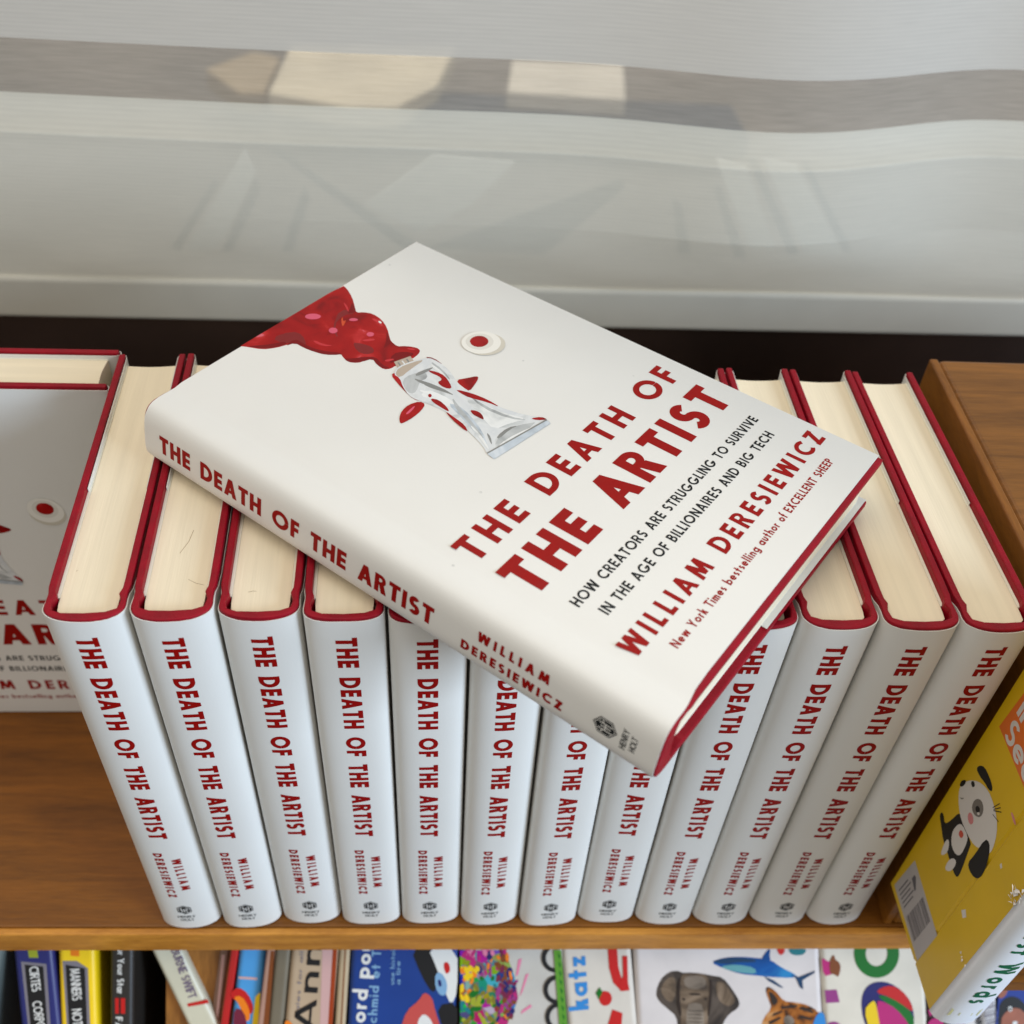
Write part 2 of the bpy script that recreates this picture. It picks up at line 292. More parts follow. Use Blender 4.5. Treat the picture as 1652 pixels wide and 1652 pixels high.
ART={
 'b1':[(14.4,62.5),(15.8,67.0),(21.2,66.9),(26.2,67.7),(31.3,69.2),(35.8,73.2),(35.1,74.6),(29.5,71.0),(24.1,69.2),(18.5,69.0),(13.7,69.1)],
 'b2':[(38.6,72.3),(42.6,72.0),(45.9,75.3),(47.8,80.2),(51.9,78.1),(55.9,78.1),(57.7,80.3),(54.0,79.5),(48.1,82.0),(44.2,78.6),(41.4,74.7)],
 'b3':[(2.5,52.0),(8.6,55.2),(12.1,59.6),(14.0,64.2),(11.9,64.9),(9.1,59.9),(5.5,55.5)],
 'b4':[(12.9,105.4),(17.4,102.3),(19.6,100.6),(18.9,99.0),(17.3,97.2),(15.8,100.9)],
 'b5':[(38.5,99.4),(44.6,94.8),(46.4,93.8),(46.5,90.1),(46.7,88.1),(43.4,93.8)],
 'b6':[(51.8,88.3),(54.3,92.6),(58.9,94.6),(58.6,90.5),(56.9,85.5),(55.1,81.8)],
 'h1':[(28.0,102.1),(31.8,102.5),(35.0,100.8),(34.9,100.0),(31.9,100.9),(28.8,100.9)],
 'h2':[(9.9,102.8),(13.8,101.5),(17.2,98.7),(16.1,98.9),(12.6,100.9)],
 'h3':[(35.4,86.8),(38.1,90.9),(40.1,90.9),(37.7,87.1)],
 'h4':[(52.1,82.4),(53.8,85.4),(55.2,85.9),(54.0,82.3)],
 'h5':[(20.4,73.7),(25.3,74.1),(29.7,76.2),(26.4,72.9),(21.4,72.4)],
 'h6':[(53.5,95.1),(56.3,96.9),(57.5,96.2),(55.0,94.7)],
 'h7':[(31.3,102.0),(32.6,102.5),(33.8,101.5),(32.9,101.0)],
 'k1':[(69.3,81.0),(72.7,82.0),(78.2,83.3),(86.1,83.8),(86.3,82.8),(78.8,81.8),(73.5,80.3)],
 'k2':[(88.6,82.1),(95.4,78.8),(103.0,75.8),(114.5,70.4),(114.3,69.7),(103.4,73.9),(95.4,76.6)],
 'k3':[(90.9,88.0),(101.8,85.9),(114.5,87.1),(122.0,90.6),(115.1,85.8),(102.6,84.3)],
 'k4':[(117.8,74.0),(117.8,81.2),(120.4,85.2),(119.2,80.9),(119.4,73.3)],
 'k5':[(113.1,73.6),(116.1,72.6),(119.8,68.8),(117.4,70.2)],
 'k6':[(68.0,83.9),(69.5,89.3),(71.0,92.6),(71.1,88.2),(69.7,82.6)],
 'v1':[(76.2,77.2),(82.4,78.3),(89.5,78.2),(89.6,77.2),(83.0,76.9),(77.1,76.1)],
 'v2':[(100.7,83.0),(109.2,83.8),(117.8,85.7),(117.7,84.4),(109.7,82.4),(101.4,81.8)],
 'v3':[(68.5,93.5),(75.6,92.2),(84.1,88.4),(83.5,87.8),(76.0,90.5),(69.2,92.1)],
 'v4':[(106.2,73.1),(114.2,70.1),(120.1,66.5),(119.6,66.0),(114.1,68.8),(106.6,72.0)],
 'v5':[(121.3,70.9),(122.6,80.8),(126.5,91.9),(124.1,80.2),(122.9,70.5)],
 'blob':[(-4.0,50.6),(-2.8,79.5),(-1.1,112.3),(3.7,111.7),(10.5,108.0),(16.8,103.0),(19.9,100.4),(22.1,102.8),(25.7,104.6),(31.6,103.9),(37.6,100.8),(44.0,95.4),(45.9,94.3),(49.9,93.4),(51.8,95.5),(55.1,97.6),(57.7,98.2),(59.7,96.9),(60.5,92.7),(59.9,89.1),(58.2,82.5),(58.1,79.8),(56.2,77.7),(52.4,78.1),(47.8,80.2),(46.5,77.5),(45.3,73.9),(41.7,71.7),(37.7,72.9),(35.8,73.9),(30.6,69.9),(24.8,67.9),(20.6,67.4),(15.3,68.1),(14.7,64.8),(12.4,59.2),(9.0,54.8),(2.7,51.8),(-1.2,50.5)],
 'leaf1':[(84.3,55.7),(81.6,58.3),(79.6,62.1),(79.1,66.9),(81.1,71.4),(84.0,71.5),(85.4,67.1),(85.7,61.9),(85.1,57.2)],
 'leaf2':[(83.3,91.6),(86.0,95.6),(88.3,99.5),(89.6,98.6),(90.7,95.6),(92.3,89.2),(88.6,87.9)],
 'neck':[(56.1,84.2),(58.6,91.7),(62.0,90.1),(59.8,82.1)],
 'tube':[(59.4,82.5),(61.6,90.2),(64.9,95.6),(67.3,96.4),(73.7,96.0),(80.1,93.4),(84.8,90.5),(91.2,89.2),(101.4,89.4),(111.5,89.6),(127.2,95.6),(129.1,94.5),(125.1,63.1),(121.6,63.4),(117.1,66.4),(108.1,69.3),(98.9,72.3),(92.5,73.2),(85.0,72.4),(79.1,71.0),(75.1,71.4),(70.1,73.8),(65.2,77.5),(61.4,77.8)],
 'rededge':[(61.0,76.8),(61.2,79.1),(65.5,77.7),(71.4,73.0),(76.5,71.3),(81.6,71.5),(78.1,70.8),(72.7,72.2),(66.2,74.5)],
 'redsh':[(63.3,95.2),(66.5,97.3),(73.5,96.0),(69.8,94.8)],
 'red1':[(70.4,89.0),(73.9,90.6),(78.1,90.7),(83.2,88.1),(85.8,85.9),(83.3,84.3),(78.5,85.1),(79.1,88.0),(76.5,88.9),(72.7,88.4)],
 'red2':[(83.2,75.6),(86.5,76.9),(91.6,75.6),(94.6,73.7),(90.9,73.7),(85.2,74.2)],
 'red3':[(99.8,80.0),(102.0,81.4),(105.0,81.2),(108.1,78.8),(105.3,78.6),(102.4,78.6)],
 'red4':[(92.5,73.2),(98.9,72.3),(104.2,71.4),(107.7,69.0),(104.8,69.2),(97.8,70.9)],
 'red5':[(87.1,86.6),(93.7,88.9),(101.0,89.9),(108.4,89.3),(102.2,88.5),(94.9,86.0),(90.3,85.9)],
 'red6':[(121.3,91.5),(124.1,95.3),(127.1,95.5),(124.0,92.3)],
 'reddot':[(81.3,76.2),(80.9,77.2),(81.5,77.7),(82.5,77.3),(82.9,76.0),(82.3,75.5)],
 'crimp':[(121.4,63.6),(127.1,94.6),(129.2,94.4),(125.2,63.0)],
 'crimpline':[(120.8,64.1),(126.5,95.4),(127.2,94.9),(121.8,63.6)],
 'g1':[(66.8,76.9),(66.8,82.5),(70.4,87.6),(73.8,85.0),(72.8,81.1),(76.1,75.2),(75.5,72.4),(71.7,73.3)],
 'g2':[(73.2,81.4),(78.2,83.3),(83.8,83.7),(90.0,83.3),(84.0,82.0),(77.1,80.3)],
 'g3':[(121.2,67.4),(117.6,77.4),(119.7,84.6),(125.7,93.0)],
 'g4':[(90.2,77.4),(94.3,79.4),(101.3,77.9),(112.1,72.8),(119.5,66.8),(111.0,70.0),(101.0,74.0)],
 'g5':[(66.3,94.7),(74.5,93.6),(82.1,90.1),(79.7,90.1),(74.4,91.5)],
 'w1':[(92.1,85.1),(101.8,85.9),(112.8,87.9),(120.8,90.7),(116.9,84.0),(114.6,76.7),(107.1,79.2)],
 'w2':[(78.2,79.0),(85.4,80.3),(91.6,79.9),(99.2,76.2),(92.5,76.0),(84.5,75.7),(79.0,73.8)],
 'sh1':[(60.2,82.4),(62.2,89.5),(64.8,94.2),(64.6,85.0),(65.2,77.5),(61.9,78.3)],
 't1':[(57.5,84.7),(57.7,85.4),(60.6,84.0),(60.5,83.3)],
 't2':[(58.0,86.7),(58.2,87.3),(61.2,86.0),(61.0,85.4)],
 't3':[(58.6,88.8),(58.8,89.5),(61.9,88.0),(61.6,87.4)],
 'd1':[(33.6,83.1),(37.0,85.0),(42.2,86.3),(45.6,84.0),(43.8,80.3),(39.4,79.6)],
 'd2':[(5.8,63.0),(8.7,72.1),(14.0,73.5),(21.7,68.4),(14.8,68.7),(13.5,63.4)],
 'd3':[(12.4,98.0),(20.3,100.3),(17.1,95.2),(18.9,87.7),(28.3,80.5),(20.4,84.6)],
 'hl0':[(10.6,88.1),(11.0,87.0),(10.6,85.5),(9.5,84.2),(8.0,83.2),(6.5,83.0),(5.4,83.5),(4.9,84.6),(5.3,86.0),(6.4,87.4),(7.9,88.3),(9.5,88.6)],
 'hl1':[(-0.6,67.9),(-0.3,67.1),(-0.6,66.2),(-1.3,65.3),(-2.3,64.7),(-3.3,64.5),(-4.1,64.9),(-4.4,65.6),(-4.1,66.5),(-3.4,67.4),(-2.4,68.0),(-1.4,68.2)],
 'hl2':[(23.2,85.2),(23.7,84.3),(23.7,83.2),(23.2,82.4),(22.3,82.0),(21.2,82.1),(20.3,82.7),(19.7,83.7),(19.7,84.7),(20.2,85.5),(21.2,86.0),(22.2,85.8)],
 'hl3':[(24.2,96.9),(24.4,96.2),(24.1,95.5),(23.5,94.7),(22.7,94.2),(21.9,94.0),(21.3,94.3),(21.1,94.9),(21.3,95.7),(21.9,96.4),(22.8,97.0),(23.6,97.1)],
 'hl4':[(36.7,93.4),(37.1,92.6),(37.1,91.8),(36.6,91.1),(35.9,90.7),(35.0,90.8),(34.3,91.3),(33.9,92.0),(33.9,92.9),(34.4,93.6),(35.2,93.9),(36.0,93.9)],
 'hl5':[(-0.7,85.2),(-0.5,84.8),(-0.6,84.3),(-1.0,83.8),(-1.5,83.5),(-2.0,83.4),(-2.5,83.6),(-2.7,84.1),(-2.6,84.6),(-2.2,85.0),(-1.7,85.3),(-1.1,85.4)],
 'hl6':[(-0.7,79.0),(-0.6,78.7),(-0.7,78.2),(-1.1,77.8),(-1.6,77.5),(-2.1,77.4),(-2.4,77.5),(-2.6,77.8),(-2.4,78.3),(-2.1,78.7),(-1.6,79.1),(-1.1,79.2)],
 'hlo':[(19.3,91.4),(17.4,94.3),(20.6,91.5),(20.3,93.5),(22.2,90.6),(22.8,88.5)],
 'hlk':[(82.0,61.4),(81.3,66.4),(81.6,68.1),(82.4,65.8),(82.9,62.2)],
 'capsh':[(83.7,124.7),(84.7,123.2),(85.2,121.4),(85.4,119.5),(85.1,117.6),(84.5,115.7),(83.4,114.1),(82.1,112.7),(80.6,111.6),(78.8,110.8),(77.0,110.5),(75.2,110.6),(73.5,111.1),(71.9,112.0),(70.6,113.3),(69.7,114.9),(69.1,116.6),(68.9,118.5),(69.1,120.5),(69.8,122.4),(70.8,124.1),(72.1,125.5),(73.7,126.6),(75.5,127.4),(77.3,127.7),(79.2,127.6),(80.9,127.0),(82.5,126.1)],
 'cap1':[(81.6,124.4),(82.5,122.8),(83.1,121.0),(83.3,119.1),(83.0,117.2),(82.4,115.4),(81.4,113.8),(80.1,112.4),(78.6,111.3),(76.9,110.6),(75.1,110.3),(73.3,110.5),(71.6,111.0),(70.1,111.9),(68.8,113.2),(67.8,114.7),(67.2,116.5),(67.0,118.4),(67.2,120.3),(67.8,122.2),(68.8,123.9),(70.1,125.3),(71.6,126.4),(73.4,127.1),(75.2,127.4),(77.1,127.2),(78.8,126.7),(80.3,125.7)],
 'cap2':[(78.8,122.8),(79.5,121.7),(79.9,120.4),(80.0,119.0),(79.9,117.7),(79.5,116.4),(78.8,115.2),(77.9,114.2),(76.8,113.5),(75.6,113.0),(74.3,112.8),(73.0,112.9),(71.8,113.3),(70.7,114.0),(69.7,114.9),(69.0,116.0),(68.6,117.3),(68.4,118.6),(68.6,120.0),(69.0,121.3),(69.7,122.5),(70.6,123.5),(71.7,124.3),(72.9,124.8),(74.2,125.0),(75.5,124.9),(76.8,124.4),(77.9,123.7)],
 'capred':[(77.0,121.5),(77.5,120.7),(77.8,119.8),(77.9,118.9),(77.8,118.0),(77.6,117.1),(77.1,116.3),(76.5,115.6),(75.8,115.1),(75.0,114.8),(74.1,114.7),(73.3,114.8),(72.4,115.1),(71.7,115.6),(71.0,116.2),(70.5,117.0),(70.2,117.9),(70.1,118.8),(70.2,119.7),(70.4,120.6),(70.9,121.4),(71.5,122.1),(72.2,122.6),(73.0,122.9),(73.9,123.0),(74.8,122.9),(75.6,122.6),(76.4,122.1)],
}

# ------------------------------------------------------------------ the printed jacket front (mm: a down from the head, b out from the spine)
ARTCOL = dict(deep=mat('paint_shade', rgb(122, 4, 8, .9), .42, .2), glint=mat('paint_soft_glint', rgb(188, 50, 54), .42, .2), red=ramp_mat('paint_red', [(.30, rgb(112, 4, 6)), (.45, rgb(146, 6, 8)), (.60, rgb(160, 14, 12)), (.70, rgb(182, 40, 40)), (.74, rgb(206, 96, 106))], 75, .8), dred=mat('paint_deep_red', rgb(126, 6, 8, 0.9), 0.42), pink=mat('paint_glint', rgb(206, 80, 104), 0.42),
    orange=mat('paint_orange_glint', rgb(196, 66, 20), 0.42), tube=ramp_mat('tube_silver', [(.25, rgb(140, 141, 138)), (.38, rgb(188, 190, 188)), (.50, rgb(212, 213, 211)), (.62, rgb(202, 204, 204)), (.76, rgb(228, 228, 224))], 60, 1.2), g=ramp_mat('tube_grey', [(.28, rgb(128, 130, 128)), (.5, rgb(172, 174, 172)), (.75, rgb(198, 199, 197))], 70, 1.2),
    dg=mat('tube_dark_grey', rgb(128, 128, 124), 0.42, 0.4, 0.1, 160), lw=ramp_mat('tube_light', [(.3, rgb(186, 188, 186)), (.5, rgb(220, 220, 216)), (.7, rgb(228, 228, 225))], 70, 1.2), bl=ramp_mat('tube_bluish', [(.3, rgb(160, 168, 174)), (.5, rgb(188, 196, 202)), (.7, rgb(214, 217, 219))], 80, 1.2), tan=mat('tube_tan', rgb(176, 160, 142), 0.42),
    capw=mat('cap_white', rgb(226, 222, 212), 0.42), caps=mat('cap_edge', rgb(198, 191, 175), 0.42), capr=mat('cap_ring', rgb(212, 207, 196), 0.42))
ORDER = [('blob','red'),('d1','dred'),('d2','dred'),('d3','dred'),('b1','deep'),('b2','deep'),('b3','deep'),('b4','deep'),('b5','deep'),('b6','deep'),('h1','glint'),('h2','glint'),('h3','glint'),('h4','glint'),('h5','glint'),('h6','glint'),('h7','lw'),('hl0','pink'),('hl1','pink'),('hl2','pink'),('hl3','pink'),('hl4','pink'),('hl5','pink'),('hl6','pink'),('hlo','orange'),
    ('leaf1','red'),('hlk','pink'),('leaf2','red'),('redsh','dred'),('rededge','red'),('neck','tan'),('t1','dg'),('t2','lw'),('t3','dg'),('tube','tube'),('sh1','tan'),('g1','g'),('g2','dg'),('g5','g'),
    ('w2','lw'),('g4','bl'),('w1','lw'),('g3','g'),('k1','dg'),('k2','g'),('k3','g'),('k4','dg'),('k5','dg'),('k6','dg'),('v1','lw'),('v2','lw'),('v3','lw'),('v4','lw'),('v5','lw'),('red1','red'),('red2','red'),('red3','red'),('red4','red'),('red5','red'),('red6','red'),('reddot','red'),
    ('crimpline','dg'),('crimp','bl'),('capsh','caps'),('cap1','capw'),('cap2','capr'),('capred','red')]
def smooth_poly(P, n=2):
    for _ in range(n):
        Q = []
        for i in range(len(P)):
            a, b = P[i], P[(i+1) % len(P)]
            Q += [(a[0]*.75+b[0]*.25, a[1]*.75+b[1]*.25), (a[0]*.25+b[0]*.75, a[1]*.25+b[1]*.75)]
        P = Q
    return P
SHARP = ('neck', 'crimp', 'crimpline', 't1', 't2', 't3')
LINES = [('THE DEATH OF', 141.2, 12.0, .215, 17.0, 155.3, RED, 1.10), ('THE ARTIST', 160.8, 17.2, .235, 17.3, 155.0, RED, 1.10),
    ('HOW CREATORS ARE STRUGGLING TO SURVIVE', 187.8, 4.3, .19, 22.6, 151.4, BLACK, 1.0), ('IN THE AGE OF BILLIONAIRES AND BIG TECH', 197.2, 4.3, .19, 26.0, 147.0, BLACK, 1.0),
    ('WILLIAM DERESIEWICZ', 210.2, 8.2, .215, 16.8, 158.6, RED, 1.06), ('New York Times bestselling author of EXCELLENT SHEEP', 223.4, 3.5, .185, 28.6, 147.8, RED, 1.0)]
def cover_print(mb, X, H, dy):                           # printed on the plane x = X, facing +x
    for k, (n, c) in enumerate(ORDER):
        P = [(max(a, 0.5), b) for a, b in ART[n]]
        if n == 'blob':
            P = [p for p in P]
        if n not in SHARP: P = smooth_poly(P, 1)
        P = [(b, a) for a, b in P]
        vs, fs = fill([P])
        mb.add([(X+(.04+.004*k)*1e-3, b*1e-3+dy, H-a*1e-3) for b, a in vs], fs, ARTCOL[c])
    for s, a0, cap, w, b0, b1, mm, wd in LINES:
        vs, fs = text(s, cap, w, b1-b0, wide=wd)
        mb.add([(X+.06e-3, (b0+u)*1e-3+dy, H-(a0+cap-v)*1e-3) for u, v in vs], fs, mm)

# ------------------------------------------------------------------ one hardcover book, standing: x = thickness (front cover at x=w), y = spine to fore-edge, z up
class Spine:
    def __init__(s, w, b, n, skew=0): s.w, s.b, s.n, s.skew = w, b, n, skew
    def y(s, x):
        t = abs((x-s.w/2)/(s.w/2-.0004)); t = min(t, 1)
        return .0026-(s.b+s.skew*(1-x/s.w)+.0026)*(1-t**s.n)**(1/s.n)
    def pts(s, k=36):
        out = []
        for i in range(k+1):
            a = math.pi*i/k; c = math.cos(a); sn = math.sin(a)
            x = s.w/2-(s.w/2-.0004)*math.copysign(abs(c)**(2/s.n), c); out.append((x, .0026-(s.b+s.skew*(1-x/s.w)+.0026)*abs(sn)**(2/s.n)))
        return out
def offset(path, d):                                     # inward offset (to the left of the direction of travel)
    out = []
    for i, p in enumerate(path):
        a = Vector(path[max(i-1, 0)]); b = Vector(path[min(i+1, len(path)-1)]); t = (b-a).normalized()
        out.append((p[0]-t.y*d, p[1]+t.x*d))
    return out
SCR = mat('hairline_mark', rgb(150, 124, 90), .7, .2)
def book_meshes(w, D, H, b, n, printed=False, flap=.088, seed=0, dy=-.0065, dz_top=.0009, skew=0, tb=.0028, tail=.0036, da=0, dc=0, ks=1.0, drop=.0030, scratches=(), short=.0003):
    rnd = random.Random(seed)
    sp = Spine(w, b, n, skew); tj = .0003
    hinge = [(0.0000, .020), (.0001, .012), (.0007, .0085), (.0006, .0055)]
    path = [(0, D)] + [(0, D*.6), (0, D*.3)] + hinge + sp.pts()[0:] + [(w-x, y) for x, y in hinge[::-1]] + [(w, D*.3), (w, D*.6), (w, D)]
    # jacket: wraps the boards, flaps folded inside them
    xi = tb+.0011
    fl = [(xi, D-flap), (xi, D-flap*.5), (xi, D-.002), (xi-.0008, D+.0002), (xi-.0022, D+.0006), (.0006, D+.0004)]
    full = fl+path+[(w-x, y) for x, y in fl[::-1]]
    inn = offset(full, tj)
    J = MB(); N = len(full)
    ztop = [H-dz_top-(drop*max(0, min(1, (full[i][1]-.004)/.014)) if 3 < i < N-4 else .0004)-.00035*max(0, math.sin(i*.21+seed))*rnd.uniform(.4, 1) for i in range(N)]
    zbot = [.0006+short*max(0, min(1, (y-.004)/.010)) for x, y in full]
    for i in list(range(4))+list(range(N-4, N)): zbot[i] = .0006
    vo = [(x, y, zbot[i]) for i, (x, y) in enumerate(full)]+[(x, y, ztop[i]) for i, (x, y) in enumerate(full)]
    vi = [(x, y, zbot[i]) for i, (x, y) in enumerate(inn)]+[(x, y, ztop[i]) for i, (x, y) in enumerate(inn)]
    J.add(vo, [(i, i+1, N+i+1, N+i) for i in range(N-1)], PAPER, True)
    J.add(vi, [(i+1, i, N+i, N+i+1) for i in range(N-1)], PAPER, True)
    J.add(vo[N:]+vi[N:], [(i, i+1, N+i+1, N+i) for i in range(N-1)], PAPER)
    J.add(vo[:N]+vi[:N], [(i+1, i, N+i, N+i+1) for i in range(N-1)], PAPER)
    for k in (0, N-1): J.add([vo[k], vo[N+k], vi[N+k], vi[k]], [(0, 1, 2, 3)], PAPER)
    # spine print: reads downwards, letter tops towards the front cover
    cuts = [i/6 for i in range(1, 6)]; e = .00008
    def sprint(s, a0, cap, wt, length, x0, mm, wide=1.0):
        vs, fs = text(s, cap, wt, length*ks, cuts=cuts, wide=wide, space=.44)
        J.add([(x0+v*1e-3, sp.y(x0+v*1e-3)-e, H-(a0*ks+da+u)*1e-3) for u, v in vs], fs, mm)
    c = w/2+dc
    sprint('THE DEATH OF THE ARTIST', 9.8, 7.9, .235, 142.6, c-.0039, RED, 1.08)
    sprint('WILLIAM', 171.4, 4.1, .25, 30.0, c+.0022, RED, 1.12)
    sprint('DERESIEWICZ', 165.2, 4.1, .25, 42.8, c-.0051, RED, 1.12)
    def across(P, mm, k=1):                              # art read upright on the spine: u across (mm from centre), v down from the head
        vs, fs = fill([P], cuts=[])
        J.add([(c+u*1e-3, sp.y(c+u*1e-3)-e*k, H-v*1e-3) for u, v in vs], fs, mm)
    hexa = lambda r, ry, cy: [(-r, cy-ry*.5), (0, cy-ry), (r, cy-ry*.5), (r, cy+ry*.5), (0, cy+ry), (-r, cy+ry*.5)]
    across(hexa(3.4, 4.6, 221.2), BLACK); across(hexa(3.0, 4.1, 221.2), PAPER, 1.4); across(hexa(2.75, 3.78, 221.2), BLACK, 1.8)
    for P in ([(-1.45, 218.9), (-1.05, 218.7), (-1.05, 224.0), (-1.45, 223.8)], [(1.05, 218.7), (1.45, 218.9), (1.45, 223.8), (1.05, 224.0)], [(-.2, 219.6), (.2, 219.6), (.2, 223.4), (-.2, 223.4)],
              [(-2.6, 219.8), (-1.45, 220.3), (-1.45, 220.7), (-2.6, 220.2)], [(2.6, 219.8), (1.45, 220.3), (1.45, 220.7), (2.6, 220.2)],
              [(-1.05, 220.9), (-.2, 221.3), (-.2, 221.7), (-1.05, 221.3)], [(1.05, 220.9), (.2, 221.3), (.2, 221.7), (1.05, 221.3)]):
        across(P, PAPER, 2.2)
    for s, v0, L in (('HENRY', 229.6, 8.6), ('HOLT', 233.0, 6.4)):
        vs, fs = text(s, 2.3, .17, L)
        J.add([(c+(u-L/2)*1e-3, sp.y(c+(u-L/2)*1e-3)-e, H-(v0-v)*1e-3) for u, v in vs], fs, BLACK)
    if printed: cover_print(J, w, H, dy)
    jm = J.mesh('dust_jacket')
    # case: boards and rounded back in one profile
    op = offset(path, .00045); op = [(x, min(y, D-.0004)) for x, y in op]
    xo = .00045; a = xo+tb
    inner = [(w-a, D-.0004), (w-a, .0145), (w-a-.0001, .0105), (w-a-.0009, .0080), (w-a+.0002, .0045), (w-.0038, .0009), (w*.75, -.0006), (w*.5, -.0010)]
    inner += [(w-x, y) for x, y in inner[:-1][::-1]]
    K = MB(); K.extrude(op+inner, 0, H, CLOTH)
    km = K.mesh('board_case')
    bm = bmesh.new(); bm.from_mesh(km); bmesh.ops.remove_doubles(bm, verts=bm.verts, dist=2e-6); bmesh.ops.dissolve_degenerate(bm, edges=bm.edges, dist=1e-6)
    bmesh.ops.recalc_face_normals(bm, faces=bm.faces); bm.to_mesh(km); bm.free()
    # page block, with its lines of sheets as shallow steps across the top
    Pg = MB(); x0, x1, y1 = a+.0013, w-a-.0013, D-.0052
    prof = [(x0, y1), (x0, .0060), (x0+.0003, .0028), (x0+.0022, .0012)]
    prof += [(x0+.0022+(x1-x0-.0044)*i/10, .0002+.0009*((i-5)/5)**2+.0001*math.sin(i)) for i in range(1, 10)]
    prof += [(x1-.0022, .0012), (x1-.0003, .0028), (x1, .0060), (x1, y1)]
    prof += [(x1+(x0-x1)*i/10, y1-.0008*math.sin(math.pi*i/10)) for i in range(1, 10)]
    Pg.extrude(prof, tail, H-.0034, PAGES)
    # endpapers standing a little proud of the block
    for xa, xb in ((a+.00005, a+.0012), (w-a-.0012, w-a-.00005)): Pg.box((xa, .0090, tail+.0001), (xb, D-.0050, H-.0032), ENDP)
    for a_, b_, c_ in scratches:                         # hairline marks across the page tops
        vs, fs = fill([thick([a_, b_, c_], .00016)], []); Pg.add([(x, y, H-.00335) for x, y in vs], fs, SCR)
    pm = Pg.mesh('page_block')
    return dict(dust_jacket=jm, board_case=km, page_block=pm)
def put_book(meshes, name, label, M, group=None):
    o = thing(name, label, 'book', group=group); o.matrix_world = M
    for part in ('dust_jacket', 'board_case', 'page_block'):
        p = link(part, meshes[part], o)
        if part == 'board_case':
            md = p.modifiers.new('bevel', 'BEVEL'); md.width = .0006; md.segments = 2; md.limit_method = 'ANGLE'; md.angle_limit = math.radians(60)
    return o

# ------------------------------------------------------------------ setting: floor
FLOORM = mat('dark_floor', rgb(26, 22, 20), 0.6, 0.3, 0.3, 6)
fl = MB(); fl.box((-6, -4, -.93), (6, .52, -.90), FLOORM)
tag(fl.obj('floor'), kind='structure')

# ------------------------------------------------------------------ bookcase
WS = wood('shelf_wood', rgb(80, 44, 4), rgb(132, 78, 16), (.5, 6, 6), .42)
WE = wood('edge_wood', rgb(142, 84, 22), rgb(204, 138, 54), (1.5, 9, 9), .45)
WT = wood('panel_top_wood', rgb(80, 48, 10), rgb(138, 88, 32), (.45, 6, 6), .38)
WV = wood('upright_wood', rgb(104, 62, 18), rgb(160, 104, 42), (8, 8, 1.2), .42)
WD = wood('panel_side_wood', rgb(96, 56, 8), rgb(140, 86, 24), (7, 1.2, 7), .45)
bc = thing('bookcase', 'brown wooden bookcase with a pale front edge under the white novels', 'bookcase', (0, -.0063, 0), (0, 0, -.0165))
s = MB(); s.box((-.62, .0030, -.0190), (.95, .170, 0), WS); s.obj('shelf', bc, .0012)
s = MB(); s.box((-.62, -.0008, -.0192), (.95, .0030, -.0002), WE); s.obj('shelf_edging', bc, .0010)
s = MB(); s.box((.3966, .0042, 0.0002), (.4006, .178, .2376), WD); s.obj('end_panel', bc, .0008)
s = MB(); s.box((.4008, .0042, 0.0002), (.75, .178, .2374), WT); s.obj('side_cabinet', bc, .0025, 3)
s = MB(); s.box((-.62, .165, -.60), (.95, .171, -.0195), mat('back_board', rgb(58, 34, 14), .6, .3, .2, 20)); s.obj('back_panel', bc)
for x in (-.62, .92):
    s = MB(); s.box((x, .0800, -.893), (x+.03, .1648, -.0195), WV); s.obj('leg', bc)
s = MB(); s.box((.4046, -.0420, .0290), (.52, .0041, .0385), WT); s.obj('bracket', bc)

# ------------------------------------------------------------------ the novels
H = .2413; PITCH_B = .0305; X0 = .0213; D = .1525
GROUP = 'white novels standing in a row on the shelf'
KINDS = [(.0054, 2.25), (.0050, 2.3), (.0040, 2.8), (.0046, 2.5)]
PICK = [0, 1, 0, 2, 2, 3, 2, 3, 0, 1, 0, 0]
HGT = [0, .0006, -.0003, .0003, -.0006, .0002, 0, .0004, -.0004, -.0002, .0003, 0]
SCRA = {1: [((.0135, .030), (.0160, .036), (.0170, .042)), ((.0185, .0165), (.0215, .0145), (.0245, .0135))], 0: [((.0075, .022), (.0078, .0224), (.0080, .0226))], 2: [((.010, .011), (.012, .0115), (.013, .0113))], 9: [((.009, .040), (.013, .038), (.018, .0385))]}
rv = random.Random(4)
VARI = [book_meshes(.0302, D, H+HGT[i], KINDS[k][0]+rv.uniform(-.0006, .0006), KINDS[k][1]+rv.uniform(-.15, .2), seed=i, skew=rv.uniform(-.0012, .0014), dz_top=rv.uniform(.0006, .0016), da=rv.uniform(-.5, .5), dc=rv.uniform(-.0007, .0007), scratches=SCRA.get(i, ())) for i, k in enumerate(PICK)]
LAB = ['leftmost standing white novel, its red board against the cover facing out',
       'second standing white novel from the left end of the row',
       'third standing white novel from the left, under the lying spine word THE DEATH',
       'fourth standing white novel from the left, top half covered by the lying copy',
       'fifth standing white novel from the left, only a red sliver of its top showing',
       'sixth standing white novel from the left, first title word hidden by the lying copy',
       'standing white novel whose spine shows only H OF THE ARTIST',
       'standing white novel directly under the foot corner of the lying copy, showing THE ARTIST',
       'standing white novel right of the lying foot corner, cream page top mostly covered',
       'third standing white novel from the wooden side cabinet',
       'second standing white novel from the wooden side cabinet',
       'rightmost standing white novel, next to the wooden side cabinet']
ROTZ = [.030, .030, .026, .022, .018, .015, .012, .009, .006, .006, .009, .013]
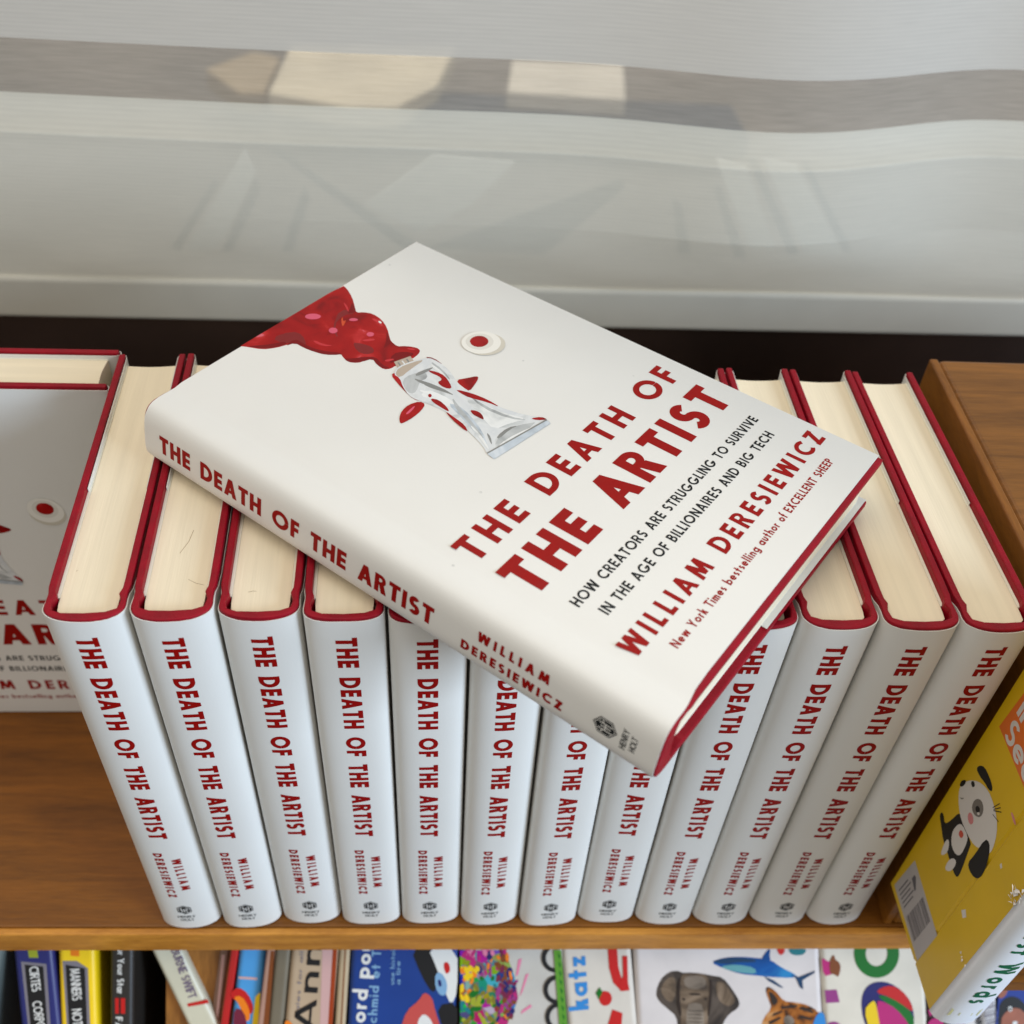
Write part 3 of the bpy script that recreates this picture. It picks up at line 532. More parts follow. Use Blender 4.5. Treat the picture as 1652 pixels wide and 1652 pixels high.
for i in range(12):
    bx_ = X0+i*PITCH_B; xb = .0022-.00027*i; y0 = .0016-.0004*i+random.uniform(-.0009, .0009)
    if i == 0: y0 -= .0015
    lean = xb/H
    ca, sa = math.cos(ROTZ[i]), math.sin(ROTZ[i])
    M = Matrix(((ca, -sa, -lean, bx_+xb), (sa, ca, 0, y0), (lean, 0, 1, .0003), (0, 0, 0, 1)))
    put_book(VARI[i], 'standing_book', LAB[i], M, GROUP)

LY = book_meshes(.0268, .1565, .2413, (.0072), 3.7, True, seed=5, ks=.985, da=.2, skew=.0045, tb=.0031, tail=.0029, drop=0, short=.0016)
br = -.6866; u = Vector((math.cos(br), math.sin(br), 0)); v = Vector((-u.y, u.x, 0))
# local x -> up, local y -> v, local z -> -u
o_ = Vector((.0459, .0833, 0))+u*.2413+v*.0065; o_.z = H+.0006
M = Matrix(((0, v.x, -u.x, o_.x), (0, v.y, -u.y, o_.y), (1, 0, 0, o_.z), (0, 0, 0, 1)))
put_book(LY, 'lying_book', 'white hardcover novel lying flat across the tops of the standing row, front cover up', M)
FO = book_meshes(.0285, .1560, .2413, .0058, 2.5, True, seed=9, drop=.0006)
xf = .0168
M = Matrix(((0, 1, 0, xf-.156), (-1, 0, 0, .1555), (0, 0, 1, .0003), (0, 0, 0, 1)))
put_book(FO, 'face_out_book', 'white novel standing face out behind the left end of the row, partly cut off', M)

# ------------------------------------------------------------------ window blind behind
BY = .335
def blind_y(x, z):
    t = x-.12
    wob = -.020*math.exp(-((x-.355)/.085)**2)+.006*math.exp(-((x-.47)/.05)**2)-.004*math.sin(x*9+.4)
    amp = min(1, max(0, (z-.165)/.05))
    y = BY+wob*amp
    z1 = .262
    if z >= z1:
        k = max(0, (.282-z)/(.282-z1)); y -= .013*k**2.2
    else:                                                # hangs from the fold, eases back towards the rail
        k = max(0, min(1, (z-.160)/(z1-.160))); y -= .013*(k**.55)+.003*math.sin(k*math.pi)
        y += .0016*math.sin(x*31+2*math.sin(x*5))*math.exp(-((z-.178)/.014)**2)
    return y
def fabric_mat(name, col, transp, transl, ridge, pitch=.0023, streak=.035):
    M = bpy.data.materials.new(name); M.use_nodes = True; nt = M.node_tree; L = nt.links.new
    b = nt.nodes['Principled BSDF']; out = nt.nodes['Material Output']
    b.inputs['Roughness'].default_value = .8; b.inputs['Specular IOR Level'].default_value = .15
    tc = nt.nodes.new('ShaderNodeTexCoord'); sx = nt.nodes.new('ShaderNodeSeparateXYZ'); L(tc.outputs['Object'], sx.inputs[0])
    nz = nt.nodes.new('ShaderNodeTexNoise'); nz.inputs['Scale'].default_value = 12
    L(tc.outputs['Object'], nz.inputs['Vector'])
    ad = nt.nodes.new('ShaderNodeMath'); ad.operation = 'MULTIPLY_ADD'; ad.inputs[1].default_value = .0006
    L(nz.outputs['Fac'], ad.inputs[0]); L(sx.outputs['Z'], ad.inputs[2])
    mu = nt.nodes.new('ShaderNodeMath'); mu.operation = 'MULTIPLY'; mu.inputs[1].default_value = 2*math.pi/pitch; L(ad.outputs[0], mu.inputs[0])
    si = nt.nodes.new('ShaderNodeMath'); si.operation = 'SINE'; L(mu.outputs[0], si.inputs[0])
    mp = nt.nodes.new('ShaderNodeMapping'); mp.inputs['Scale'].default_value = (10, 10, 260); L(tc.outputs['Object'], mp.inputs[0])
    n2 = nt.nodes.new('ShaderNodeTexNoise'); n2.inputs['Scale'].default_value = 5; n2.inputs['Detail'].default_value = 4; L(mp.outputs[0], n2.inputs['Vector'])
    mr = nt.nodes.new('ShaderNodeMapRange'); mr.inputs['From Min'].default_value = -1; mr.inputs['To Min'].default_value = 1-ridge; mr.inputs['To Max'].default_value = 1+ridge; L(si.outputs[0], mr.inputs['Value'])
    m2 = nt.nodes.new('ShaderNodeMapRange'); m2.inputs['From Min'].default_value = .3; m2.inputs['From Max'].default_value = .7; m2.inputs['To Min'].default_value = 1-streak; m2.inputs['To Max'].default_value = 1+streak; L(n2.outputs['Fac'], m2.inputs['Value'])
    mm = nt.nodes.new('ShaderNodeMath'); mm.operation = 'MULTIPLY'; L(mr.outputs[0], mm.inputs[0]); L(m2.outputs[0], mm.inputs[1])
    sc = nt.nodes.new('ShaderNodeVectorMath'); sc.operation = 'SCALE'; sc.inputs[0].default_value = col[:3]; L(mm.outputs[0], sc.inputs['Scale']); L(sc.outputs[0], b.inputs['Base Color'])
    tl = nt.nodes.new('ShaderNodeBsdfTranslucent'); L(sc.outputs[0], tl.inputs[0])
    tr = nt.nodes.new('ShaderNodeBsdfTransparent')
    a = nt.nodes.new('ShaderNodeMixShader'); a.inputs[0].default_value = transl; L(b.outputs[0], a.inputs[1]); L(tl.outputs[0], a.inputs[2])
    c = nt.nodes.new('ShaderNodeMixShader'); c.inputs[0].default_value = transp; L(a.outputs[0], c.inputs[1]); L(tr.outputs[0], c.inputs[2])
    L(c.outputs[0], out.inputs['Surface'])
    MATS[name] = M; return M
FAB = fabric_mat('blind_fabric', (.63, .605, .52, 1), .175, .25, .028)
SHE = fabric_mat('blind_sheer', (.44, .405, .35, 1), .44, .3, .05, .0012, .13)
UPP = fabric_mat('blind_upper_fabric', (.55, .52, .465, 1), .06, .25, .03)
wb = thing('window_blind', 'pale grey striped fabric window blind with a see-through band and a white bottom rail', 'blind')
def sheet(z0, z1, m, name, n=40):
    mb = MB(); xs = [-1.0+i*2.4/170 for i in range(171)]; zs = [z0+(z1-z0)*j/n for j in range(n+1)]
    K = len(xs); vs = [(x, blind_y(x, z), z) for z in zs for x in xs]
    mb.add(vs, [(j*K+i, j*K+i+1, (j+1)*K+i+1, (j+1)*K+i) for j in range(n) for i in range(K-1)], m, True)
    return mb.obj(name, wb)
sheet(.1635, .2790, FAB, 'fabric_band', 150)
sheet(.2792, .3080, SHE, 'sheer_band', 20)
sheet(.3082, .62, UPP, 'fabric_band', 50)
RAIL = mat('rail_white', (.54, .505, .425, 1), .5, .4, .03, 30)
s = MB()
p0 = at_y(0, 510, BY-.005); p1 = at_y(0, 449, BY-.005)
s.box((-1.0, BY-.005, p0.z-.001), (1.4, BY+.001, p1.z+.001), RAIL); s.obj('bottom_rail', wb, .003, 3)

wl = MB(); wl.box((-2.5, .352, -.90), (3.0, .372, .136), mat('dark_wainscot', rgb(48, 34, 27), .45, .35, .8, 4))
tag(wl.obj('window_wall'), 'dark wall under the window blind, seen in the gap behind the books', 'wall')
# outdoors behind the blind, seen softly through it
og = MB(); og.box((-5, .53, -.42), (6, 8, -.40), mat('outdoor_paving', rgb(112, 104, 96), .8, .2, .25, 3))
tag(og.obj('outdoor_ground'), kind='structure')
def slab(P, z, m, name, label, cat):
    mb = MB(); bm_ = [at_z(px, py, z) for px, py in P]; n = len(bm_)
    mb.add([(p.x, p.y, z-.04) for p in bm_]+[(p.x, p.y, z) for p in bm_], [list(range(n))[::-1], list(range(n, 2*n))]+[(i, (i+1) % n, n+(i+1) % n, n+i) for i in range(n)], m)
    return tag(mb.obj(name, None, .004, weld=True), label, cat)
CRM = mat('cream_stone', rgb(222, 210, 184), .7, .3, .12, 8)
slab([(432, 150), (470, 70), (735, 74), (705, 138), (640, 172), (560, 172)], -.30, CRM, 'paving_slab', 'larger cream slab seen through the sheer band of the blind', 'slab')
slab([(330, 110), (410, 82), (452, 92), (425, 150), (385, 150)], -.31, mat('tan_stone', rgb(168, 148, 116), .7, .3, .08, 8), 'paving_slab', 'tan slab left of the larger cream slab beyond the sheer band', 'slab')
slab([(818, 148), (826, 96), (1006, 104), (1010, 160)], -.30, mat('cream_stone_pale', rgb(218, 210, 194), .7, .3, .08, 8), 'paving_slab', 'smaller pale slab seen through the sheer band of the blind', 'slab')
slab([(645, 182), (672, 146), (1180, 168), (1210, 222)], -.33, mat('blue_grey_mat', rgb(54, 62, 74), .8, .2, .1, 8), 'door_mat', 'blue grey mat lying beyond the blind below the pale slabs', 'mat')
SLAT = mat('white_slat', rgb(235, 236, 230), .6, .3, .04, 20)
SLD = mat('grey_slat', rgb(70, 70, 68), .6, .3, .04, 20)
tr_ = thing('wedge_slats', 'made-up pale and grey slats giving the light and dark wedges in the lower cloth of the blind', 'slats')  # slats added behind the cloth to imitate its light and dark wedges
def slat(P, Y, m, name='slat'):
    q = [at_y(px, py, Y) for px, py in P]; n = len(q); mb = MB()
    mb.add([(p.x, Y, p.z) for p in q]+[(p.x, Y+.0015, p.z) for p in q], [list(range(n)), list(range(n, 2*n))[::-1]]+[((i+1) % n, i, n+i, n+(i+1) % n) for i in range(n)], m)
    return mb.obj(name, tr_, weld=True)
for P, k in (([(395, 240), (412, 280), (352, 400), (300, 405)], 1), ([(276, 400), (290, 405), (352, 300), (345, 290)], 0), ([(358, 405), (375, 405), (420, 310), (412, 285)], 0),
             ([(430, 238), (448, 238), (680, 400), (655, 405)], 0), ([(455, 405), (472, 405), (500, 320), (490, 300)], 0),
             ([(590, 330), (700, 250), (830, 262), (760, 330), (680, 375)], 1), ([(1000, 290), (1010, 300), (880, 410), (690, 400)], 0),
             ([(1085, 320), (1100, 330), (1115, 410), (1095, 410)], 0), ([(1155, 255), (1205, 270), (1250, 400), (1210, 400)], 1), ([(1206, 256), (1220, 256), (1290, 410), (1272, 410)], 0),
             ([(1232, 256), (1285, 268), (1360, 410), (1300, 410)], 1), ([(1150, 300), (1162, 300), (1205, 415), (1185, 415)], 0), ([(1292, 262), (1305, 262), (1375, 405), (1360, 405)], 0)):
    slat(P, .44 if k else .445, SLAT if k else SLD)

# ------------------------------------------------------------------ the yellow board book at the right
YX = .389
YEL = mat('glossy_yellow', rgb(200, 162, 4, 1.1), .35, .3, .06, 25, bump=.03, bscale=90)
ORA = mat('printed_orange', rgb(214, 100, 14), .3, .5, .05, 30)
WHT = mat('coated_white', rgb(228, 229, 230), .35, .45, .03, 30)
DOGW = mat('print_offwhite', rgb(206, 200, 192), .3, .5); DOGB = mat('print_black', rgb(14, 13, 12), .4, .2); DOGG = mat('print_grey', rgb(108, 102, 94), .3, .5)
DOGP = mat('print_pink', rgb(200, 120, 120), .3, .5); DOGR = mat('print_red', rgb(190, 64, 40), .3, .5); GRN = mat('print_green', rgb(20, 98, 62), .35, .4); GOLD = mat('print_gold', rgb(206, 200, 140), .35, .4)
yb = thing('board_book', 'worn yellow board book with a printed puppy and white spine at the right edge', 'book', (YX, -.006, .040))
cx, cy, cz = YX, -.006, .040
z_b = at_x(1437, 1425, YX).z; ytop = .255
yf = at_x(1437, 1425, YX).y; yn = at_x(1500, 1628, YX).y; yc = at_x(1560, 1437, YX).y
yb.location = (YX, yf, z_b)
L0 = Vector((YX, yf, z_b))
def loc(p): return (p[0]-L0.x, p[1]-L0.y, p[2]-L0.z)
hgt = .285-z_b
wsp = .026
dyn = yn-yf; dyc = yc-yf
cov = [(0, 0), (0, dyc+.0012), (.0006, dyc+.0004), (.0006, dyc-.0002), (0, dyc-.0010), (0, dyn), (.0020, dyn), (.0020, 0)]
s = MB(); s.extrude(cov, 0, hgt, YEL)
def on_cover(P, m, k=1, sm=1, loops=None):
    q = [loc(at_x(px, py, YX)) for px, py in P]
    q2 = [(p[1], p[2]) for p in q]
    if sm: q2 = smooth_poly(q2, sm)
    q2 = [(a*1000, b*1000) for a, b in q2]; vs, fs = fill([q2])
    s.add([(-.00004*k, a/1000, b/1000) for a, b in vs], fs, m)
z2 = lambda pts: [(1430+x/7.44, 1260+y/7.44) for x, y in pts]
on_cover([(1612, 1172), (1660, 1290), (1720, 1210), (1680, 1080)], ORA, 1, 0)
on_cover(z2([(1180, -170), (1235, -60), (1275, 60), (1270, 130), (1225, 100), (1190, 30), (1120, -60), (1080, -150), (1120, -190)]), DOGB, 2)
on_cover(z2([(870, 140), (890, 60), (960, 0), (1060, -10), (1150, 30), (1230, 120), (1290, 270), (1330, 450), (1330, 640), (1280, 820), (1230, 880), (1150, 820), (1060, 780), (980, 650), (900, 470), (870, 300)]), DOGW, 3)
on_cover(z2([(880, 60), (900, 0), (950, -20), (960, 20), (920, 70)]), DOGB, 4); on_cover(z2([(1025, 0), (1055, 0), (1070, 60), (1040, 80), (1020, 40)]), DOGB, 4)
on_cover(z2([(1030, 300), (1060, 225), (1120, 210), (1165, 270), (1170, 370), (1130, 440), (1070, 420), (1035, 360)]), DOGG, 4)
on_cover(z2([(1070, 320), (1100, 290), (1130, 330), (1120, 390), (1085, 380)]), DOGB, 5, 2); on_cover(z2([(1090, 380), (1120, 370), (1130, 400), (1105, 415)]), DOGW, 6)
on_cover(z2([(980, 400), (1010, 370), (1045, 420), (1050, 500), (1015, 530), (985, 480)]), DOGP, 4)
on_cover(z2([(640, 420), (660, 370), (690, 400), (700, 520), (780, 470), (870, 380), (900, 420), (940, 560), (1020, 740), (1000, 800), (900, 1080), (850, 1170), (800, 1080), (740, 880), (680, 700), (660, 540)]), DOGB, 2)
on_cover(z2([(780, 700), (800, 590), (870, 510), (920, 530), (980, 660), (970, 740), (900, 890), (840, 890), (790, 800)]), DOGW, 3)
on_cover(z2([(870, 620), (900, 580), (935, 640), (910, 690), (880, 670)]), DOGR, 4)
on_cover(z2([(650, 880), (700, 740), (740, 690), (760, 740), (740, 850), (690, 890)]), DOGW, 3); on_cover(z2([(700, 1060), (740, 960), (800, 920), (845, 960), (820, 1040), (760, 1090)]), DOGW, 3)
on_cover(z2([(1060, 890), (1190, 690), (1245, 740), (1240, 880), (1190, 1060), (1130, 1165), (1060, 1165), (1000, 1080), (980, 980)]), DOGB, 4)
for a, b in (((1280, 320), (1365, 270)), ((1290, 355), (1385, 375)), ((1280, 400), (1350, 490)), ((1290, 340), (1375, 320))):
    on_cover(z2([(a[0], a[1]-6), (b[0], b[1]-6), (b[0], b[1]+6), (a[0], a[1]+6)]), DOGB, 4, 0)
on_cover(z2([(880, 190), (910, 205), (935, 200), (930, 215), (905, 222)]), DOGG, 4)
STK = mat('sticker_paper', rgb(172, 166, 162), .5, .3, .05, 60); STL = mat('sticker_ink', rgb(88, 84, 88), .5, .3)
on_cover([(1443, 1428), (1476, 1388), (1512, 1509), (1480, 1550)], STK, 1, 0)
def sq(a, b):                                            # a along the long side, b across (0..1) of the sticker
    A, B, C_, D_ = [Vector(p) for p in ((1443, 1428), (1476, 1388), (1512, 1509), (1480, 1550))]
    p = (A*(1-a)+D_*a)*(1-b)+(B*(1-a)+C_*a)*b; return (p.x, p.y)
t_ = .42
rr = random.Random(3)
for i in range(22):
    b0 = .08+.84*i/22; wv = rr.choice((.012, .018, .026)); on_cover([sq(.45, b0), sq(.78, b0), sq(.78, b0+wv), sq(.45, b0+wv)], STL, 2, 0)
for i in range(5):
    a0 = .10+.055*i; on_cover([sq(a0, .10), sq(a0+.018, .10), sq(a0+.018, .55+.08*(i % 2)), sq(a0, .55+.08*(i % 2))], STL, 2, 0)
on_cover([sq(.14, .70), sq(.30, .66), sq(.30, .72), sq(.18, .86), sq(.14, .84)], STL, 2, 0)
on_cover(z2([(1490, 375), (1520, 380), (1560, 520), (1540, 530)]), DOGP, 2)
for P in ([(1551, 1468), (1558, 1467), (1559, 1480), (1553, 1481)], [(1613, 1395), (1616, 1392), (1617, 1400), (1614, 1402)], [(1548, 1536), (1551, 1534), (1551, 1540)]): on_cover(P, DOGW, 1, 0)
# 'See' lettering on the orange panel
for st, (px, py), cap in (('See', (1619, 1185), 12.5), ('ll', (1640, 1150), 12.5)):
    p = loc(at_x(px, py, YX)); vs, fs = text(st, cap, .17, gap=.06)
    s.add([(-.00010, p[1]-u_*1e-3, p[2]+v_*1e-3) for u_, v_ in vs], fs, DOGW)
s.obj('back_cover', yb)
# rounded white spine
sa = [(0.0, dyn), (.0012, dyn-.0030), (.0040, dyn-.0052), (.0085, dyn-.0064), (.0135, dyn-.0066), (.0185, dyn-.0056), (.0230, dyn-.0030), (.0255, dyn+.0010), (wsp, dyn+.006)]
sb = [(wsp-.001, dyn+.006), (.0240, dyn+.001), (.0135, dyn-.0040), (.0021, dyn-.0005)]
s = MB(); s.extrude([(x, y-.00005) for x, y in sa+sb], -.0006, hgt, WHT, True)
def sp_y(x):
    for (xa, ya), (xb_, yb_) in zip(sa, sa[1:]):
        if xa <= x <= xb_: return ya+(yb_-ya)*(x-xa)/(xb_-xa)
    return sa[-1][1]
def on_spine(vs, fs, m): s.add([(x, sp_y(x)-.00016, z) for x, z in vs], fs, m)
vs, fs = text('First Words', 10.0, .19, 78, cuts=[.15, .3, .45, .6, .75, .9])
on_spine([(.0075+v_*1e-3, .0235+.078-u_*1e-3) for u_, v_ in vs], fs, GRN)
for P in ([(4, 7), (18, 7), (18, 8), (4, 8)], [(4, 14), (18, 14), (18, 15), (4, 15)], [(4, 8), (5, 8), (5, 14), (4, 14)], [(17, 8), (18, 8), (18, 14), (17, 14)], [(8, 9.5), (14, 9.5), (14, 12.5), (8, 12.5)]):
    vs, fs = fill([P]); on_spine([(x/1000, z/1000) for x, z in vs], fs, GOLD)
P = [(.8, 148), (25, 118), (25.5, 124), (25.5, 170), (.8, 190)]
P = [(x, z-18) for x, z in P]; vs, fs = fill([P], cuts=[]); 
so = s.obj('spine', yb)
s = MB(); s.box((.0022, dyn+.002, .0005), (wsp-.0022, -.001, hgt-.001), mat('board_pages', rgb(200, 196, 188), .6, .3, .05, 60, (1, 1, 1))); s.obj('page_block', yb)
s = MB(); s.box((wsp-.0020, dyn+.0062, 0), (wsp, 0, hgt), YEL); s.obj('front_cover', yb)
# frayed, torn laminate along the worn spine edge
rr = random.Random(11); s = MB(); FILM = mat('torn_film', rgb(236, 232, 226), .12, .7)
for cz_, nn, sp_ in ((.108, 22, .005), (.048, 3, .0012)):
    s = MB()
    for i in range(nn):
        z0 = cz_+rr.gauss(0, sp_*.6); y0 = dyn+rr.uniform(-.001, .004); r = rr.uniform(.0005, .0011)
        a = Vector((-.0002, y0, z0)); q = [a+Vector((-abs(rr.gauss(0, r*.7)), rr.gauss(0, r), rr.gauss(0, r))) for _ in range(4)]
        s.add(q, [(0, 1, 2), (0, 2, 3), (0, 3, 1), (1, 3, 2)], FILM)
    s.obj('torn_laminate', yb)

# ------------------------------------------------------------------ books on the lower shelf
LYP = .0
TH = math.radians(44.0); LO = Vector((0, -.004, -.040)); LU = Vector((0, math.sin(TH), math.cos(TH))); LI = Vector((0, math.cos(TH), -math.sin(TH)))
LR = Matrix(((1, 0, 0), (0, LI.y, LU.y), (0, LI.z, LU.z)))
def at_l(px, py, Y):                                     # a point of the slanted display, in its own frame (x, inwards, up the slope)
    d = ray(px, py); q = CAM-LO; t = (Y-q.dot(LI))/d.dot(LI); p = q+d*t
    return Vector((p.x, Y, p.dot(LU)))
def lay(t): t.location = LO+LR @ Vector(t.location); t.rotation_euler = (-TH, 0, 0)
rk = thing('display_rack', 'slanted wooden display rack holding the lower row of books', 'rack', (0, 0, 0))
w_ = MB(); w_.box((-.60, .1405, -.24), (.93, .152, .012), WV); w_.obj('back_board', rk)
w_ = MB(); w_.box((-.60, -.004, -.252), (.93, .152, -.2402), WV); w_.obj('ledge', rk)
p_ = at_l(322, 1560, .02); w_ = MB(); w_.box((p_.x-.016, .012, -.2395), (p_.x+.020, .140, .010), WV); w_.obj('divider', rk)
lay(rk)
def lower(name, label, xr, color, rough=.4, depth=.13, Y=LYP, cover_t=.0022, group='books on the lower shelf', top=1537, low=1652, thin=False, pages=None, rnd=.003):
    """xr = (left, right) at the shelf edge and (left, right) lower down, measured on the photograph"""
    a0, a1, b0, b1 = [at_l(px, py, Y) for px, py in ((xr[0], top), (xr[1], top), (xr[2], low), (xr[3], low))]
    zt, zb = .024, -.2395
    def ext(p, q, z): k = (z-p.z)/(q.z-p.z); return p.x+(q.x-p.x)*k
    l0, r0, l1, r1 = ext(a0, b0, zt), ext(a1, b1, zt), ext(a0, b0, zb), ext(a1, b1, zb)
    # keep a constant thickness with the measured lean
    wd = ((r0-l0)+(a1.x-a0.x)+(b1.x-b0.x))/3; lean = (b0.x-a0.x)/(b0.z-a0.z)
    xl = lambda z: (a0.x+b0.x+a1.x+b1.x)/4-wd/2+lean*(z-(a0.z+b0.z)/2)
    t = thing(name, label, 'book', (xl(zb), Y, zb), group=group); lay(t)
    cm = mat('cover_'+'_'.join(str(int(c*255)) for c in color[:3]), color, rough, .45, .05, 60)
    sh = xl(zt)-xl(zb); hz = zt-zb
    def skew(mb): mb.v = [(x+sh*z/hz, y, z) for x, y, z in mb.v]
    mb = MB(); r_ = min(rnd, wd*.3)
    prof = [(0, depth), (0, r_)]+[(r_*(1-math.cos(a*math.pi/8)), r_*(1-math.sin(a*math.pi/8))) for a in range(1, 4)]+[(r_, 0), (wd-r_, 0)]+[(wd-r_+r_*math.sin(a*math.pi/8), r_*(1-math.cos(a*math.pi/8))) for a in range(1, 4)]+[(wd, r_), (wd, depth)]
    ct = min(cover_t, wd*.25)
    prof += [(wd-ct, depth), (wd-ct, ct+.001), (ct, ct+.001), (ct, depth)]
    mb.extrude(prof, 0, hz, cm); skew(mb)
    pb = MB(); pb.box((ct+.0002, ct+.0012, .002), (wd-ct-.0002, depth-.003, hz-.002), PAGES); skew(pb); pb.obj('page_block', t)
    return t, mb, Vector((xl(zb), Y, zb))
def prt(mb, org, P, m, k=1, sm=0):
    q = [at_l(px, py, org.y)-org for px, py in P]; q = [(p.x*1000, p.z*1000) for p in q]
    if sm: q = smooth_poly(q, sm)
    vs, fs = fill([q]); mb.add([(a/1000, -.00010*k, b/1000) for a, b in vs], fs, m)
def prt_text(mb, org, st, px, py, px2, py2, cap, wt, m, k=2, flip=1, length=None):
    """lettering along the line from one measured point to another"""
    a = at_l(px, py, org.y)-org; b = at_l(px2, py2, org.y)-org; d = Vector((b.x-a.x, b.z-a.z)); L = d.length*1000; d.normalize(); nrm = Vector((-d.y, d.x))*flip
    vs, fs = text(st, cap, wt, L, hi=.16)
    mb.add([(a.x+(d.x*u_+nrm.x*v_)/1000, -.00010*k, a.z+(d.y*u_+nrm.y*v_)/1000) for u_, v_ in vs], fs, m)
INKW = mat('ink_white', rgb(214, 212, 206), .5, .3); INKG = mat('ink_grey', rgb(120, 114, 120), .5, .3); INKK = mat('ink_black', rgb(24, 22, 22), .5, .3)
INKO = mat('ink_orange', rgb(226, 120, 20), .5, .3); INKL = mat('ink_lime', rgb(150, 156, 40), .5, .3); INKR = mat('ink_red', rgb(186, 24, 20), .5, .3); INKB = mat('ink_blue', rgb(46, 126, 190), .5, .3)
INKP = mat('ink_purple', rgb(140, 52, 116), .5, .3); INKGR = mat('ink_deep_green', rgb(6, 100, 22), .5, .3); INKY = mat('ink_yellow', rgb(224, 186, 16), .5, .3); INKN = mat('ink_navy', rgb(30, 28, 92), .5, .3)
INKM = mat('ink_magenta', rgb(176, 30, 104), .5, .3); INKPK = mat('ink_pink', rgb(214, 120, 150), .5, .3); INKBR = mat('ink_brown', rgb(120, 62, 22), .5, .3); INKT = mat('ink_teal', rgb(24, 110, 116), .5, .3)
INKS = mat('ink_sky', rgb(120, 158, 190), .5, .3); INKRO = mat('ink_rose', rgb(196, 156, 150), .5, .3)

t, mb, o = lower('lower_book', 'pale book sliver at the far left of the lower shelf', (-40, 5, -60, -18), rgb(96, 104, 100)); mb.obj('cover', t)
t, mb, o = lower('lower_book', 'navy blue book with a black spine label beside the yellow one', (22, 88, 34, 92), rgb(30, 34, 98))
prt(mb, o, [(45, 1532), (60, 1532), (62, 1545), (47, 1545)], INKL); prt(mb, o, [(34, 1551), (75, 1555), (82, 1660), (46, 1660)], INKG, 1); prt(mb, o, [(40, 1556), (70, 1559), (77, 1660), (50, 1660)], INKK, 2)
prt_text(mb, o, 'CIRTES', 47, 1560, 52, 1600, 4.8, .16, INKW, 3); prt_text(mb, o, 'CORPOR', 52, 1616, 60, 1668, 4.8, .16, INKW, 3); mb.obj('cover', t)
t, mb, o = lower('lower_book', 'bright yellow book with a black spine label on the lower shelf', (93, 153, 97, 158), rgb(236, 196, 12))
prt(mb, o, [(114, 1530), (128, 1530), (128, 1543), (114, 1542)], INKO); prt(mb, o, [(101, 1550), (124, 1550), (142, 1562), (146, 1660), (108, 1660)], INKG, 1); prt(mb, o, [(106, 1556), (137, 1562), (141, 1660), (112, 1660)], INKK, 2)
prt_text(mb, o, 'MANNERS', 113, 1563, 117, 1614, 5.0, .16, INKW, 3); prt_text(mb, o, 'NOTIO', 116, 1628, 119, 1668, 5.0, .16, INKW, 3); mb.obj('cover', t)
t, mb, o = lower('lower_book', 'black paperback with a red block on its spine', (177, 216, 176, 214), rgb(38, 34, 30))
prt_text(mb, o, 'ur Your Star', 190, 1530, 189, 1603, 3.6, .17, INKW, 3); prt(mb, o, [(186, 1610), (202, 1610), (202, 1635), (186, 1635)], INKR, 2); prt(mb, o, [(192, 1610), (195, 1610), (195, 1635), (192, 1635)], INKK, 3); prt_text(mb, o, 'FA', 187, 1640, 186, 1660, 3.6, .17, INKW, 3); mb.obj('cover', t)
t, mb, o = lower('lower_book', 'cream leaning book with purple spine lettering and a red line', (247, 299, 303, 342), rgb(196, 190, 166), Y=.006)
prt_text(mb, o, 'BURNE SWIFT', 276, 1533, 305, 1612, 4.6, .17, mat('ink_mauve', rgb(112, 98, 116), .5, .3), 3); prt(mb, o, [(302, 1619), (335, 1612), (337, 1618), (304, 1624)], INKR, 2); mb.obj('cover', t)
t, mb, o = lower('lower_book', 'thin brown book with cream page edges beside the red one', (354, 369, 338, 354), rgb(128, 96, 78), Y=.010); prt(mb, o, [(358, 1540), (363, 1540), (350, 1660), (346, 1660)], INKRO, 1); mb.obj('cover', t)
t, mb, o = lower('lower_book', 'thin glossy red book between the brown and the blue ones', (371, 383, 355, 371), rgb(176, 22, 20), .25, Y=.004); mb.obj('cover', t)
t, mb, o = lower('lower_book', 'sky blue children book with red and purple art', (385, 428, 373, 418), rgb(70, 146, 202), .3, Y=.004)
prt(mb, o, [(372, 1600), (385, 1592), (400, 1602), (410, 1625), (404, 1640), (390, 1615), (374, 1612)], INKR, 1, 1); prt(mb, o, [(376, 1608), (390, 1606), (402, 1625), (404, 1645), (396, 1648), (386, 1620)], INKO, 2, 1)
prt(mb, o, [(378, 1625), (394, 1630), (400, 1660), (376, 1660)], mat('ink_plum', rgb(110, 30, 52), .5, .3), 3, 1); prt(mb, o, [(385, 1575), (415, 1577), (415, 1581), (385, 1579)], INKRO, 1); prt(mb, o, [(412, 1608), (420, 1600), (416, 1660), (406, 1660)], INKY, 1); mb.obj('cover', t)
t, mb, o = lower('lower_book', 'rose brown thin book right of the sky blue one', (429, 442, 415, 431), rgb(166, 126, 108)); prt(mb, o, [(437, 1534), (443, 1534), (433, 1660), (424, 1660)], INKBR, 1); mb.obj('cover', t)
t, mb, o = lower('lower_book', 'grey brown book with a plain weathered spine', (443, 468, 432, 458), rgb(108, 98, 80)); mb.obj('cover', t)
t, mb, o = lower('lower_book', 'tan book with large black script lettering and an orange edge', (469, 546, 459, 538), rgb(176, 152, 124))
prt(mb, o, [(520, 1532), (540, 1532), (533, 1660), (516, 1660)], INKRO, 1); prt(mb, o, [(537, 1532), (544, 1532), (536, 1660), (529, 1660)], mat('ink_rust', rgb(150, 54, 10), .5, .3), 2)
prt_text(mb, o, 'Ann', 507, 1664, 519, 1524, 11.0, .14, INKK, 3); prt_text(mb, o, 'tales for all', 482, 1640, 490, 1535, 2.0, .12, INKG, 3); prt(mb, o, [(459, 1660), (460, 1645), (470, 1648), (474, 1660)], INKO, 3, 1); mb.obj('cover', t)
